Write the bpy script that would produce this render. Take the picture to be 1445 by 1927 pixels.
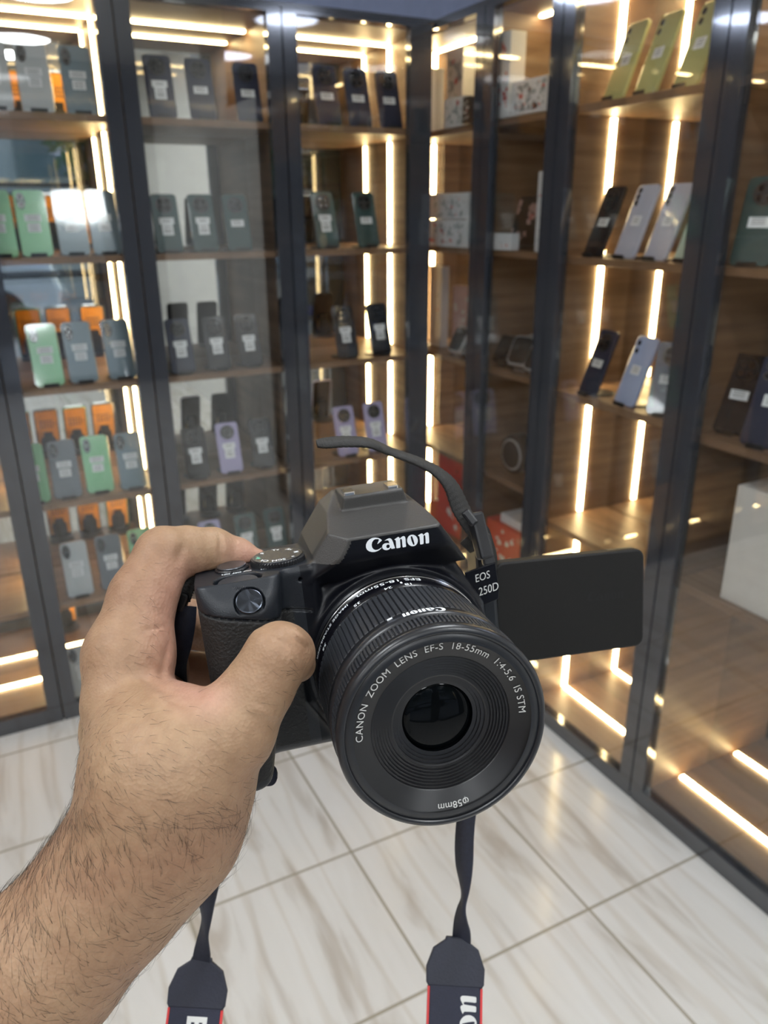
import bpy, bmesh, math, random
import numpy as np
from mathutils import Vector, Matrix
random.seed(7); rng = np.random.default_rng(7)
S = bpy.context.scene; COL = S.collection
for o in list(bpy.data.objects): bpy.data.objects.remove(o)
R_ = math.radians

# ------------------------------------------------------------------ viewpoint, sky, room lamps, exposure
VP, VY, VR, VH, VF = R_(20.9), R_(27.2), R_(-0.4), 1.46, 1470.0
_F = Vector((math.sin(VY), math.cos(VY), 0)); _R = Vector((math.cos(VY), -math.sin(VY), 0)); _Z = Vector((0, 0, 1))
_Fc = math.cos(VP)*_F - math.sin(VP)*_Z; _U = math.sin(VP)*_F + math.cos(VP)*_Z
_Rc = math.cos(VR)*_R + math.sin(VR)*_U; _Uc = -math.sin(VR)*_R + math.cos(VR)*_U
EYE = Vector((0, 0, VH))
cam_d = bpy.data.cameras.new('viewpoint'); cam = bpy.data.objects.new('viewpoint', cam_d); COL.objects.link(cam)
VM = Matrix(((_Rc.x, _Uc.x, -_Fc.x, 0), (_Rc.y, _Uc.y, -_Fc.y, 0), (_Rc.z, _Uc.z, -_Fc.z, VH), (0, 0, 0, 1)))
cam.matrix_world = VM
cam_d.sensor_fit = 'HORIZONTAL'; cam_d.sensor_width = 36; cam_d.lens = 36*VF/1445
cam_d.clip_start = 0.01; cam_d.clip_end = 100
cam_d.dof.use_dof = True; cam_d.dof.focus_distance = 0.262; cam_d.dof.aperture_fstop = 24
S.camera = cam
S.view_settings.view_transform = 'Standard'; S.view_settings.look = 'None'
S.view_settings.gamma = 1; S.view_settings.use_curve_mapping = False
S.view_settings.exposure = 0.0
W = bpy.data.worlds.new('world'); S.world = W; W.use_nodes = True
wn = W.node_tree.nodes; wl = W.node_tree.links
sky = wn.new('ShaderNodeTexSky'); sky.sky_type = 'NISHITA'; sky.sun_elevation = R_(50); sky.sun_rotation = R_(120); sky.sun_disc = False
wl.new(sky.outputs[0], wn['Background'].inputs[0]); wn['Background'].inputs[1].default_value = 0.34
LAMP = 34.0        # round ceiling lamp radiance
LED = 40.0          # warm strip radiance

# ------------------------------------------------------------------ helpers
def mat(name, col, rough=.5, metal=0., noise=0., nscale=30., bump=0., bscale=200., spec=.5, coat=0., sss=0., emit=None, estr=0., stretch=(1,1,1)):
    m = bpy.data.materials.new(name); m.use_nodes = True
    n = m.node_tree.nodes; l = m.node_tree.links; b = n['Principled BSDF']
    b.inputs['Base Color'].default_value = (*col, 1); b.inputs['Roughness'].default_value = rough
    b.inputs['Metallic'].default_value = metal; b.inputs['Specular IOR Level'].default_value = spec
    b.inputs['Coat Weight'].default_value = coat; b.inputs['Subsurface Weight'].default_value = sss
    if sss: b.inputs['Subsurface Radius'].default_value = (1, .35, .2); b.inputs['Subsurface Scale'].default_value = .004
    if emit: b.inputs['Emission Color'].default_value = (*emit, 1); b.inputs['Emission Strength'].default_value = estr
    tc = n.new('ShaderNodeTexCoord'); mp = n.new('ShaderNodeMapping'); mp.inputs['Scale'].default_value = stretch
    l.new(tc.outputs['Object'], mp.inputs['Vector'])
    if noise:
        t = n.new('ShaderNodeTexNoise'); t.inputs['Scale'].default_value = nscale; t.inputs['Detail'].default_value = 4
        l.new(mp.outputs[0], t.inputs['Vector'])
        mx = n.new('ShaderNodeMixRGB'); mx.blend_type = 'MULTIPLY'; mx.inputs[0].default_value = 1
        cr = n.new('ShaderNodeValToRGB'); cr.color_ramp.elements[0].color = (1-noise,)*3+(1,); cr.color_ramp.elements[1].color = (1+noise*.6,)*3+(1,)
        cr.color_ramp.elements[0].position = .3; cr.color_ramp.elements[1].position = .7
        l.new(t.outputs['Fac'], cr.inputs[0]); mx.inputs[1].default_value = (*col, 1); l.new(cr.outputs[0], mx.inputs[2]); l.new(mx.outputs[0], b.inputs['Base Color'])
    if bump:
        t = n.new('ShaderNodeTexNoise'); t.inputs['Scale'].default_value = bscale; t.inputs['Detail'].default_value = 2
        l.new(mp.outputs[0], t.inputs['Vector'])
        bp = n.new('ShaderNodeBump'); bp.inputs['Strength'].default_value = bump; bp.inputs['Distance'].default_value = .0005
        l.new(t.outputs['Fac'], bp.inputs['Height']); l.new(bp.outputs[0], b.inputs['Normal'])
    return m
def glassmat(name, tint=(1, 1, 1), ior=1.5, rough=0.0, boost=1.0):
    m = bpy.data.materials.new(name); m.use_nodes = True; n = m.node_tree.nodes; l = m.node_tree.links
    n.remove(n['Principled BSDF']); out = n['Material Output']
    tr = n.new('ShaderNodeBsdfTransparent'); tr.inputs[0].default_value = (*tint, 1)
    gl = n.new('ShaderNodeBsdfGlossy'); gl.inputs['Roughness'].default_value = rough
    fr = n.new('ShaderNodeFresnel'); fr.inputs[0].default_value = ior
    ge = n.new('ShaderNodeNewGeometry'); mi = n.new('ShaderNodeMix'); mi.inputs[2].default_value = ior; mi.inputs[3].default_value = 1/ior
    l.new(ge.outputs['Backfacing'], mi.inputs[0]); l.new(mi.outputs[0], fr.inputs[0])   # both faces of a pane reflect alike
    mu = n.new('ShaderNodeMath'); mu.operation = 'MULTIPLY'; mu.inputs[1].default_value = boost; mu.use_clamp = True
    mx = n.new('ShaderNodeMixShader'); l.new(fr.outputs[0], mu.inputs[0]); l.new(mu.outputs[0], mx.inputs[0]); l.new(tr.outputs[0], mx.inputs[1]); l.new(gl.outputs[0], mx.inputs[2]); l.new(mx.outputs[0], out.inputs[0])
    return m
def wood(name, c1, c2, scale=(1, 1, 14), rough=.45):
    m = bpy.data.materials.new(name); m.use_nodes = True; n = m.node_tree.nodes; l = m.node_tree.links; b = n['Principled BSDF']
    tc = n.new('ShaderNodeTexCoord'); mp = n.new('ShaderNodeMapping'); mp.inputs['Scale'].default_value = scale
    t = n.new('ShaderNodeTexNoise'); t.inputs['Scale'].default_value = 3; t.inputs['Detail'].default_value = 6
    cr = n.new('ShaderNodeValToRGB'); cr.color_ramp.elements[0].color = (*c1, 1); cr.color_ramp.elements[1].color = (*c2, 1)
    cr.color_ramp.elements[0].position = .35; cr.color_ramp.elements[1].position = .68
    l.new(tc.outputs['Object'], mp.inputs[0]); l.new(mp.outputs[0], t.inputs['Vector']); l.new(t.outputs['Fac'], cr.inputs[0]); l.new(cr.outputs[0], b.inputs['Base Color'])
    b.inputs['Roughness'].default_value = rough
    return m
def emat(name, col, s):
    m = bpy.data.materials.new(name); m.use_nodes = True; n = m.node_tree.nodes; b = n['Principled BSDF']
    b.inputs['Base Color'].default_value = (.8, .8, .8, 1); b.inputs['Emission Color'].default_value = (*col, 1); b.inputs['Emission Strength'].default_value = s
    return m
def link(name, me, m=None, parent=None):
    o = bpy.data.objects.new(name, me); COL.objects.link(o)
    if m is not None and me is not None:
        for k in (m if isinstance(m, (list, tuple)) else [m]): me.materials.append(k)
    if parent is not None: o.parent = parent
    return o
def tag(o, label=None, cat=None, group=None, kind=None):
    if label: o['label'] = label
    if cat: o['category'] = cat
    if group: o['group'] = group
    if kind: o['kind'] = kind
    return o
def thing(name, label, cat, loc=(0, 0, 0), rotz=0, group=None):
    o = bpy.data.objects.new(name, None); COL.objects.link(o); o.empty_display_size = .02
    o.location = loc; o.rotation_euler = (0, 0, rotz); return tag(o, label, cat, group)
def bm_mesh(bm, name='m', smooth=False):
    me = bpy.data.meshes.new(name); bm.to_mesh(me); bm.free()
    if smooth:
        for p in me.polygons: p.use_smooth = True
    return me
def pymesh(v, f, smooth=False, name='m'):
    me = bpy.data.meshes.new(name); me.from_pydata([tuple(map(float, a)) for a in v], [], [tuple(int(i) for i in a) for a in f]); me.update()
    if smooth: me.polygons.foreach_set('use_smooth', [True]*len(me.polygons))
    return me
def add_box(bm, lo, hi, mi=0, bev=0.):
    lo = Vector(lo); hi = Vector(hi)
    r = bmesh.ops.create_cube(bm, size=1); vs = r['verts']
    for v in vs: v.co = Vector([(lo[i]+hi[i])/2 + v.co[i]*(hi[i]-lo[i]) for i in range(3)])
    fs = set(f for v in vs for f in v.link_faces)
    for f in fs: f.material_index = mi
    if bev: 
        es = set(e for v in vs for e in v.link_edges)
        r2 = bmesh.ops.bevel(bm, geom=list(es), offset=bev, segments=2, affect='EDGES', profile=.5)
        for f in r2['faces']: f.material_index = mi
    return vs
def boxes(name, lst, m, parent=None, bev=0.):
    bm = bmesh.new()
    for b in lst: add_box(bm, b[0], b[1], b[2] if len(b) > 2 else 0, bev)
    return link(name, bm_mesh(bm), m, parent)
def rrect(w, h, r, n=5):
    pts = []
    for cx, cy, a0 in ((w/2-r, h/2-r, 0), (-w/2+r, h/2-r, 90), (-w/2+r, -h/2+r, 180), (w/2-r, -h/2+r, 270)):
        for i in range(n+1):
            a = R_(a0+90*i/n); pts.append((cx+r*math.cos(a), cy+r*math.sin(a)))
    return pts
def slab(pts, d0, d1, axis='y', bev=0., seg=2):
    """extrude a 2D outline between two depths; outline in xz (axis y) or xy (axis z)"""
    bm = bmesh.new(); f3 = (lambda p, d: (p[0], d, p[1])) if axis == 'y' else (lambda p, d: (p[0], p[1], d))
    a = [bm.verts.new(f3(p, d0)) for p in pts]; b = [bm.verts.new(f3(p, d1)) for p in pts]; n = len(pts)
    bm.faces.new(a); bm.faces.new(b[::-1])
    for i in range(n): bm.faces.new((a[i], b[i], b[(i+1) % n], a[(i+1) % n]))
    bmesh.ops.recalc_face_normals(bm, faces=bm.faces)
    if bev:
        es = [e for e in bm.edges if (e.verts[0] in a and e.verts[1] in a) or (e.verts[0] in b and e.verts[1] in b)]
        bmesh.ops.bevel(bm, geom=es, offset=bev, segments=seg, affect='EDGES', profile=.5)
    return bm
def disc_pts(r, n=24, cx=0, cy=0, ry=None): return [(cx+r*math.cos(2*math.pi*i/n), cy+(ry or r)*math.sin(2*math.pi*i/n)) for i in range(n)]
def lathe(prof, n=64, axis='z', close=True):
    """prof list of (r, z); revolved about z"""
    v = []; f = []; m = len(prof)
    for i in range(n):
        a = 2*math.pi*i/n
        for r, z in prof: v.append((r*math.cos(a), r*math.sin(a), z))
    for i in range(n):
        j = (i+1) % n
        for k in range(m-1): f.append((i*m+k, j*m+k, j*m+k+1, i*m+k+1))
    return v, f
def text_geo(s, size=1., bold=0., align='CENTER', spacing=1.):
    cu = bpy.data.curves.new('t', 'FONT'); cu.body = s; cu.size = size; cu.align_x = align; cu.align_y = 'CENTER'; cu.offset = bold; cu.space_character = spacing; cu.resolution_u = 4
    o = bpy.data.objects.new('t', cu); COL.objects.link(o); bpy.context.view_layer.update()
    me = bpy.data.meshes.new_from_object(o.evaluated_get(bpy.context.evaluated_depsgraph_get()))
    v = [tuple(p.co) for p in me.vertices]; f = [tuple(p.vertices) for p in me.polygons]
    bpy.data.objects.remove(o); bpy.data.curves.remove(cu); bpy.data.meshes.remove(me)
    return v, f

# ------------------------------------------------------------------ materials
M = {}
M['frame'] = mat('frame_charcoal', (.030, .034, .044), .10, 0, noise=.05, spec=.8, coat=1.)
M['gloss'] = mat('fascia_gloss', (.50, .55, .70), .035, 1., noise=.03)
M['wood'] = wood('walnut_panel', (.15, .085, .048), (.24, .15, .09))
M['shelf'] = wood('walnut_shelf', (.16, .09, .05), (.25, .15, .09), (2, 14, 1))
M['mirror'] = mat('mirror', (.74, .72, .68), .012, 1., noise=.02)
M['glass'] = glassmat('door_glass', (.97, .98, .975), 1.5, 0., 1.7)
M['led'] = emat('led_strip', (1, .74, .36), LED)
M['lamp'] = emat('lamp_diffuser', (.93, .97, 1), LAMP)
M['white'] = mat('white_paint', (.80, .80, .78), .5, noise=.04)
M['lampring'] = mat('lamp_ring', (.85, .85, .85), .3)
M['label'] = mat('label_paper', (.82, .84, .86), .55, noise=.03)
M['ink'] = mat('label_ink', (.08, .08, .09), .6, noise=.1)
M['black'] = mat('black_plastic', (.012, .012, .014), .35, noise=.2, nscale=60)
M['lensglass'] = mat('dark_lens', (.01, .01, .015), .08, spec=1., noise=.1)
M['screen'] = mat('dark_screen', (.006, .006, .008), .06, spec=.8, noise=.1)
M['orange'] = mat('orange_film', (.85, .36, .03), .3, noise=.12, nscale=60)
M['gold'] = mat('gold_print', (.62, .42, .17), .35, noise=.15)
M['chrome'] = mat('bright_metal', (.75, .75, .76), .2, 1., noise=.05)

# ------------------------------------------------------------------ room shell
def tile_floor():
    m = bpy.data.materials.new('marble_tiles'); m.use_nodes = True; n = m.node_tree.nodes; l = m.node_tree.links; b = n['Principled BSDF']
    tc = n.new('ShaderNodeTexCoord')
    # veins, stretched along the room's depth
    mp = n.new('ShaderNodeMapping'); mp.inputs['Scale'].default_value = (11, 1.6, 1); mp.inputs['Rotation'].default_value = (0, 0, R_(14))
    l.new(tc.outputs['Object'], mp.inputs[0])
    t1 = n.new('ShaderNodeTexNoise'); t1.inputs['Scale'].default_value = 1.3; t1.inputs['Detail'].default_value = 7; t1.inputs['Distortion'].default_value = .9; l.new(mp.outputs[0], t1.inputs['Vector'])
    cr = n.new('ShaderNodeValToRGB'); e = cr.color_ramp.elements
    e[0].position = .30; e[0].color = (.52, .475, .42, 1); e[1].position = .75; e[1].color = (.77, .755, .73, 1)
    k = cr.color_ramp.elements.new(.46); k.color = (.71, .69, .655, 1)
    l.new(t1.outputs['Fac'], cr.inputs[0])
    t2 = n.new('ShaderNodeTexWave'); t2.wave_type = 'BANDS'; t2.bands_direction = 'X'; t2.inputs['Scale'].default_value = .35; t2.inputs['Distortion'].default_value = 9; t2.inputs['Detail'].default_value = 4; t2.inputs['Detail Scale'].default_value = 1.2
    l.new(mp.outputs[0], t2.inputs['Vector'])
    c2 = n.new('ShaderNodeValToRGB'); c2.color_ramp.elements[0].position = 0; c2.color_ramp.elements[0].color = (.90, .87, .83, 1); c2.color_ramp.elements[1].position = .16; c2.color_ramp.elements[1].color = (1, 1, 1, 1)
    l.new(t2.outputs['Fac'], c2.inputs[0])
    mx = n.new('ShaderNodeMixRGB'); mx.blend_type = 'MULTIPLY'; mx.inputs[0].default_value = .8; l.new(cr.outputs[0], mx.inputs[1]); l.new(c2.outputs[0], mx.inputs[2])
    # grout lines every 0.4 m
    br = n.new('ShaderNodeTexBrick'); br.offset = 0; br.squash = 1; br.inputs['Scale'].default_value = 1
    br.inputs['Brick Width'].default_value = .4; br.inputs['Row Height'].default_value = .4; br.inputs['Mortar Size'].default_value = .0035; br.inputs['Mortar Smooth'].default_value = .1
    mp2 = n.new('ShaderNodeMapping'); mp2.inputs['Location'].default_value = (-.605+4, -1.365+4.8, 0); l.new(tc.outputs['Object'], mp2.inputs[0]); l.new(mp2.outputs[0], br.inputs['Vector'])
    mx2 = n.new('ShaderNodeMixRGB'); l.new(br.outputs['Fac'], mx2.inputs[0]); l.new(mx.outputs[0], mx2.inputs[1]); mx2.inputs[2].default_value = (.36, .32, .25, 1)
    l.new(mx2.outputs[0], b.inputs['Base Color']); b.inputs['Roughness'].default_value = .16; b.inputs['Specular IOR Level'].default_value = .45
    return m
def struct(name, lst, m, bev=0.): return tag(boxes(name, lst, m, bev=bev), kind='structure')
X0, X1, Y0, Y1, ZC = -2.75, 1.72, -3.1, 2.72, 2.63
struct('floor', [((X0-.1, Y0-.1, -.08), (X1+.1, Y1+.1, 0))], tile_floor())
struct('ceiling', [((X0, Y0, ZC), (X1, Y1, ZC+.08))], M['white'])
struct('wall_back', [((X0, Y1-.06, 0), (X1, Y1, ZC))], M['white'])
struct('wall_right', [((X1-.06, Y0, 0), (X1, Y1-.06, ZC))], M['white'])
struct('wall_left', [((X0, Y0, 0), (X0+.06, Y1-.06, ZC))], M['wood'])
# shop front: open frames with big panes behind the viewpoint
struct('wall_front', [((X0, Y0, 2.35), (X1, Y0+.12, ZC)), ((X0, Y0, 0), (X0+.35, Y0+.12, 2.35)), ((1.2, Y0, 0), (X1, Y0+.12, 2.35)), ((-.12, Y0, 0), (.10, Y0+.12, 2.35))], M['frame'])
for k, (a, b) in enumerate((((X0+.35), -.12), (.10, 1.2))):
    fr = struct('window_%d' % (k+1), [((a, Y0+.03, 0), (a+.06, Y0+.09, 2.35)), ((b-.06, Y0+.03, 0), (b, Y0+.09, 2.35)), ((a+.06, Y0+.03, 0), (b-.06, Y0+.09, .09)), ((a+.06, Y0+.03, 2.27), (b-.06, Y0+.09, 2.35)), ((a+.06, Y0+.03, .92), (b-.06, Y0+.09, .98)), ((a+.06, Y0+.03, 1.7), (b-.06, Y0+.09, 1.74))], M['frame'])
    boxes('pane', [((a+.06, Y0+.055, .09), (b-.06, Y0+.062, 2.27))], M['glass'], fr)
struct('ground', [((-14, -16, -.14), (14, Y0-.1, -.06))], mat('pavement', (.42, .41, .38), .8, noise=.12, nscale=4))
# fascia panels above the cabinets up to the ceiling
struct('trim_1', [((-1.30, 2.27, 1.985), (1.35, 2.30, ZC))], M['gloss'])
struct('trim_2', [((1.35, .20, 1.985), (1.38, 2.30, ZC))], M['gloss'])
struct('trim_3', [((-1.30, 2.262, 1.974), (1.342, 2.275, 1.985)), ((1.342, .20, 1.974), (1.355, 2.275, 1.985))], M['frame'])

# street seen through the shop front (and so in the mirrors)
b = thing('building', 'pale plastered building across the street with dark window rows', 'building', (0, -12, -.06))
boxes('wall', [((-9, -2, 0), (3.4, 0, 6.5))], mat('plaster', (.62, .62, .57), .8, noise=.06, nscale=2), b)
wm = mat('street_window', (.22, .27, .27), .15, noise=.1)
for i in range(5): boxes('window', [((-8+i*2.3, -.02, 2.2), (-6.9+i*2.3, .04, 3.6))], wm, b)
boxes('awning', [((-9, 0, 1.75), (3.4, .8, 1.9))], mat('awning', (.25, .30, .30), .6, noise=.05), b)
for i, (x, y, h, nm) in enumerate(((2.6, -9.2, 4.2, 'leafy green tree across the street beside the pale building'), (-4.6, -10.2, 3.6, 'shorter leafy green tree in front of the pale building'))):
    t = thing('tree', nm, 'tree', (x, y, -.06))
    v, f = lathe([(.14, 0), (.10, h*.3), (.07, h*.55)], 10); link('trunk', pymesh(v, f, True), mat('bark', (.12, .08, .05), .9, noise=.3), t)
    v = []; f = []
    for q in range(1600):
        d = Vector(rng.normal(size=3)).normalized() * (rng.random()**.4) * 1.25
        c = Vector((d.x, d.y, h*.72+d.z*.95)); u = Vector(rng.normal(size=3)).normalized()*.13; w = u.orthogonal().normalized()*.05
        k = len(v); v += [c-u, c+w, c+u, c-w]; f.append((k, k+1, k+2, k+3))
    link('crown', pymesh(v, f), mat('leaf', (.10, .20, .06), .7, noise=.4, nscale=3), t)
car = thing('car', 'white car parked on the street outside the shop front', 'car', (-.9, -7.2, -.06))
pts = [(-2, .25), (-2.05, .7), (-1.75, .92), (-1.0, 1.0), (-.5, 1.42), (.7, 1.45), (1.3, 1.02), (1.95, .95), (2.05, .6), (2.0, .25)]
link('body', bm_mesh(slab(pts, -.8, .8, bev=.08)), mat('car_paint', (.78, .8, .82), .15, coat=1., noise=.02), car)
for s in (-.83, .74):
    link('side_window', bm_mesh(slab([(-.85, 1.0), (-.42, 1.34), (.62, 1.36), (1.08, 1.03)], s, s+.07)), wm, car)
for x in (-1.25, 1.25):
    for s in (-.86, .66):
        o = link('wheel', bm_mesh(slab(disc_pts(.32, 24, x, .32), s, s+.2, bev=.03)), M['black'], car)
ctr = thing('added_counter', 'unseen white counter added behind the viewpoint for the mirrors to reflect', 'counter', (-1.5, -1.35, 0))  # unseen counter, added to give the cabinet mirrors a white reflection
boxes('body', [((-.7, -.25, .06), (.7, .25, .94))], M['white'], ctr, .01); boxes('worktop', [((-.74, -.29, .94), (.74, .29, .98))], M['frame'], ctr, .004)

# ------------------------------------------------------------------ ceiling lamps
def lamp(x, y, label):
    t = thing('ceiling_lamp', label, 'lamp', (x, y, ZC), 0, 'round ceiling lamps')
    v, f = lathe([(.200, 0), (.215, 0), (.215, -.03), (.200, -.034), (.195, -.03)], 48); link('ring', pymesh(v, f, True), M['lampring'], t)
    bm = bmesh.new(); bmesh.ops.create_circle(bm, cap_ends=True, segments=48, radius=.196)
    for q in bm.verts: q.co.z = -.028
    for q in bm.faces: 
        if q.normal.z > 0: q.normal_flip()
    link('diffuser', bm_mesh(bm), M['lamp'], t); return t
for x, xn in ((.62, 'right'), (-.70, 'middle'), (-2.0, 'left')):
    for y, yn in ((.5, 'nearest the cabinets'), (-.8, 'halfway to the shop front'), (-2.1, 'nearest the shop front')):
        lamp(x, y, 'round white ceiling lamp, %s column, %s' % (xn, yn))

# ------------------------------------------------------------------ display cabinets
SH = [1.70, 1.36, 1.02, .69, .375]
def cabinet(label, origin, rotz, w, d, shelves, dx0=0., top=1.972, name='display_cabinet', led='LR', my=.235, lw0=.042, rw0=.042):
    """local x = width, y = depth into the wall, z = up; glass door at y=0"""
    t = thing(name, label, 'display cabinet', origin, rotz, 'lit glass display cabinets')
    s = .012
    boxes('side_panel', [((0, .02, .0), (s, d, top))], M['wood'], t); boxes('side_panel', [((w-s, .02, 0), (w, d, top))], M['wood'], t)
    boxes('back_mirror', [((s, d-.004, .02), (w-s, d, top-.014))], M['mirror'], t)
    boxes('top_panel', [((s, .02, top-.014), (w-s, d-.004, top))], M['wood'], t)
    boxes('base_panel', [((s, .02, .0), (w-s, d-.004, .022))], M['shelf'], t)
    for z in shelves: boxes('shelf', [((s+.001, .028, z-.018), (w-s-.001, d-.006, z))], M['shelf'], t, .0015)
    lw = .007
    lv = [.022]+sorted(shelves)+[top-.014+.018]
    for a, b in zip(lv[:-1], lv[1:]):
        for x in ([s] if 'L' in led else [])+([w-s-.006] if 'R' in led else []):
            boxes('led_strip', [((x, my-lw, a+.004), (x+.006, my+lw, b-.018-.004))], M['led'], t)
    boxes('led_strip', [((s+.01, my-lw, top-.020), (w-s-.01, my+lw, top-.014))], M['led'], t)
    boxes('led_strip', [((s+.01, my-lw, .022), (w-s-.01, my+lw, .028))], M['led'], t)
    dr = boxes('door', ([((dx0+.002, -.012, .02), (dx0+lw0, .016, top))] if lw0 > .01 else [])+[ ((w-rw0, -.012, .02), (w-.002, .016, top)), ((dx0+lw0, -.012, .02), (w-rw0, .016, .055)), ((dx0+lw0, -.012, top-.012), (w-rw0, .016, top))], M['frame'], t)
    boxes('glass_pane', [((dx0+lw0, -.002, .055), (w-rw0, .003, top-.012))], M['glass'], dr)
    boxes('plinth', [((dx0+.002, -.006, 0), (w-.002, .016, .019))], M['frame'], t)
    return t
DL, DR = .33, .265
LX = [-.80, -.37, .045, .43, .865, 1.332]
LN = ['leftmost display cabinet, mostly outside the frame, warm lit with walnut shelves', 'tall glass display cabinet at the left edge, only its right door stile in view',
      'tall glass cabinet of green and grey phones with orange screens mirrored behind', 'tall glass cabinet of dark barcode-labelled phones, between the two left posts', 'tall glass cabinet nearest the room corner on the left wall']
for i in range(5):
    cabinet(LN[i], (LX[i], 2.27, 0), 0, LX[i+1]-LX[i], DL, SH, led=['', 'R', 'R', '', 'R'][i], rw0=.042 if i < 4 else .075)
RY = [2.55, 2.0, 1.675, 1.19, .66]
RN = ['corner glass cabinet on the right wall holding white patterned boxes', 'narrow glass cabinet with white carton and black gadget boxes, second on the right wall',
      'glass cabinet with yellow-green and lilac phones on the right wall', 'glass cabinet at the right edge with a big white carton inside']
RS = [[1.70, 1.36, 1.02, .69, .375], [1.70, 1.36, 1.02, .69, .375], [1.70, 1.355, 1.01, .63], [1.70, 1.355, 1.0, .645]]
for i in range(4):
    cabinet(RN[i], (1.35, RY[i], 0), R_(-90), RY[i]-RY[i+1], DR, RS[i], .28 if i == 0 else 0., led=['L', '', 'L', ''][i], my=.155, lw0=.002 if i == 0 else .042)
# ------------------------------------------------------------------ phones on display
def pmat(name, col, rough=.22, coat=.6): return mat(name, col, rough, 0, noise=.05, nscale=20, coat=coat)
PC = {'green': pmat('mint_back', (.30, .66, .36)), 'greyblue': pmat('greyblue_back', (.20, .27, .32)), 'grey': pmat('grey_back', (.17, .19, .22)),
      'silver': pmat('silver_back', (.55, .58, .60)), 'teal': pmat('teal_back', (.035, .075, .075)), 'navy': pmat('navy_back', (.03, .035, .065)),
      'blackp': pmat('black_back', (.014, .014, .018)), 'lilac': pmat('lilac_back', (.42, .38, .60)), 'yellow': pmat('yellowgreen_back', (.50, .50, .22)),
      'pearl': pmat('pearl_back', (.52, .53, .64)), 'mint': pmat('palemint_back', (.45, .62, .55)), 'sky': pmat('skyblue_back', (.42, .50, .74))}
M['case'] = glassmat('clear_case', (.93, .94, .95), 1.5, .08, 1.5)
_pc = {}
PW, PH, PT = .076, .168, .0085
def at_y(mesh_pts, y0, y1, bev=0.): return bm_mesh(slab(mesh_pts, y0, y1, bev=bev))
def shift(pts, x, z): return [(a+x, b+z) for a, b in pts]
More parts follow.
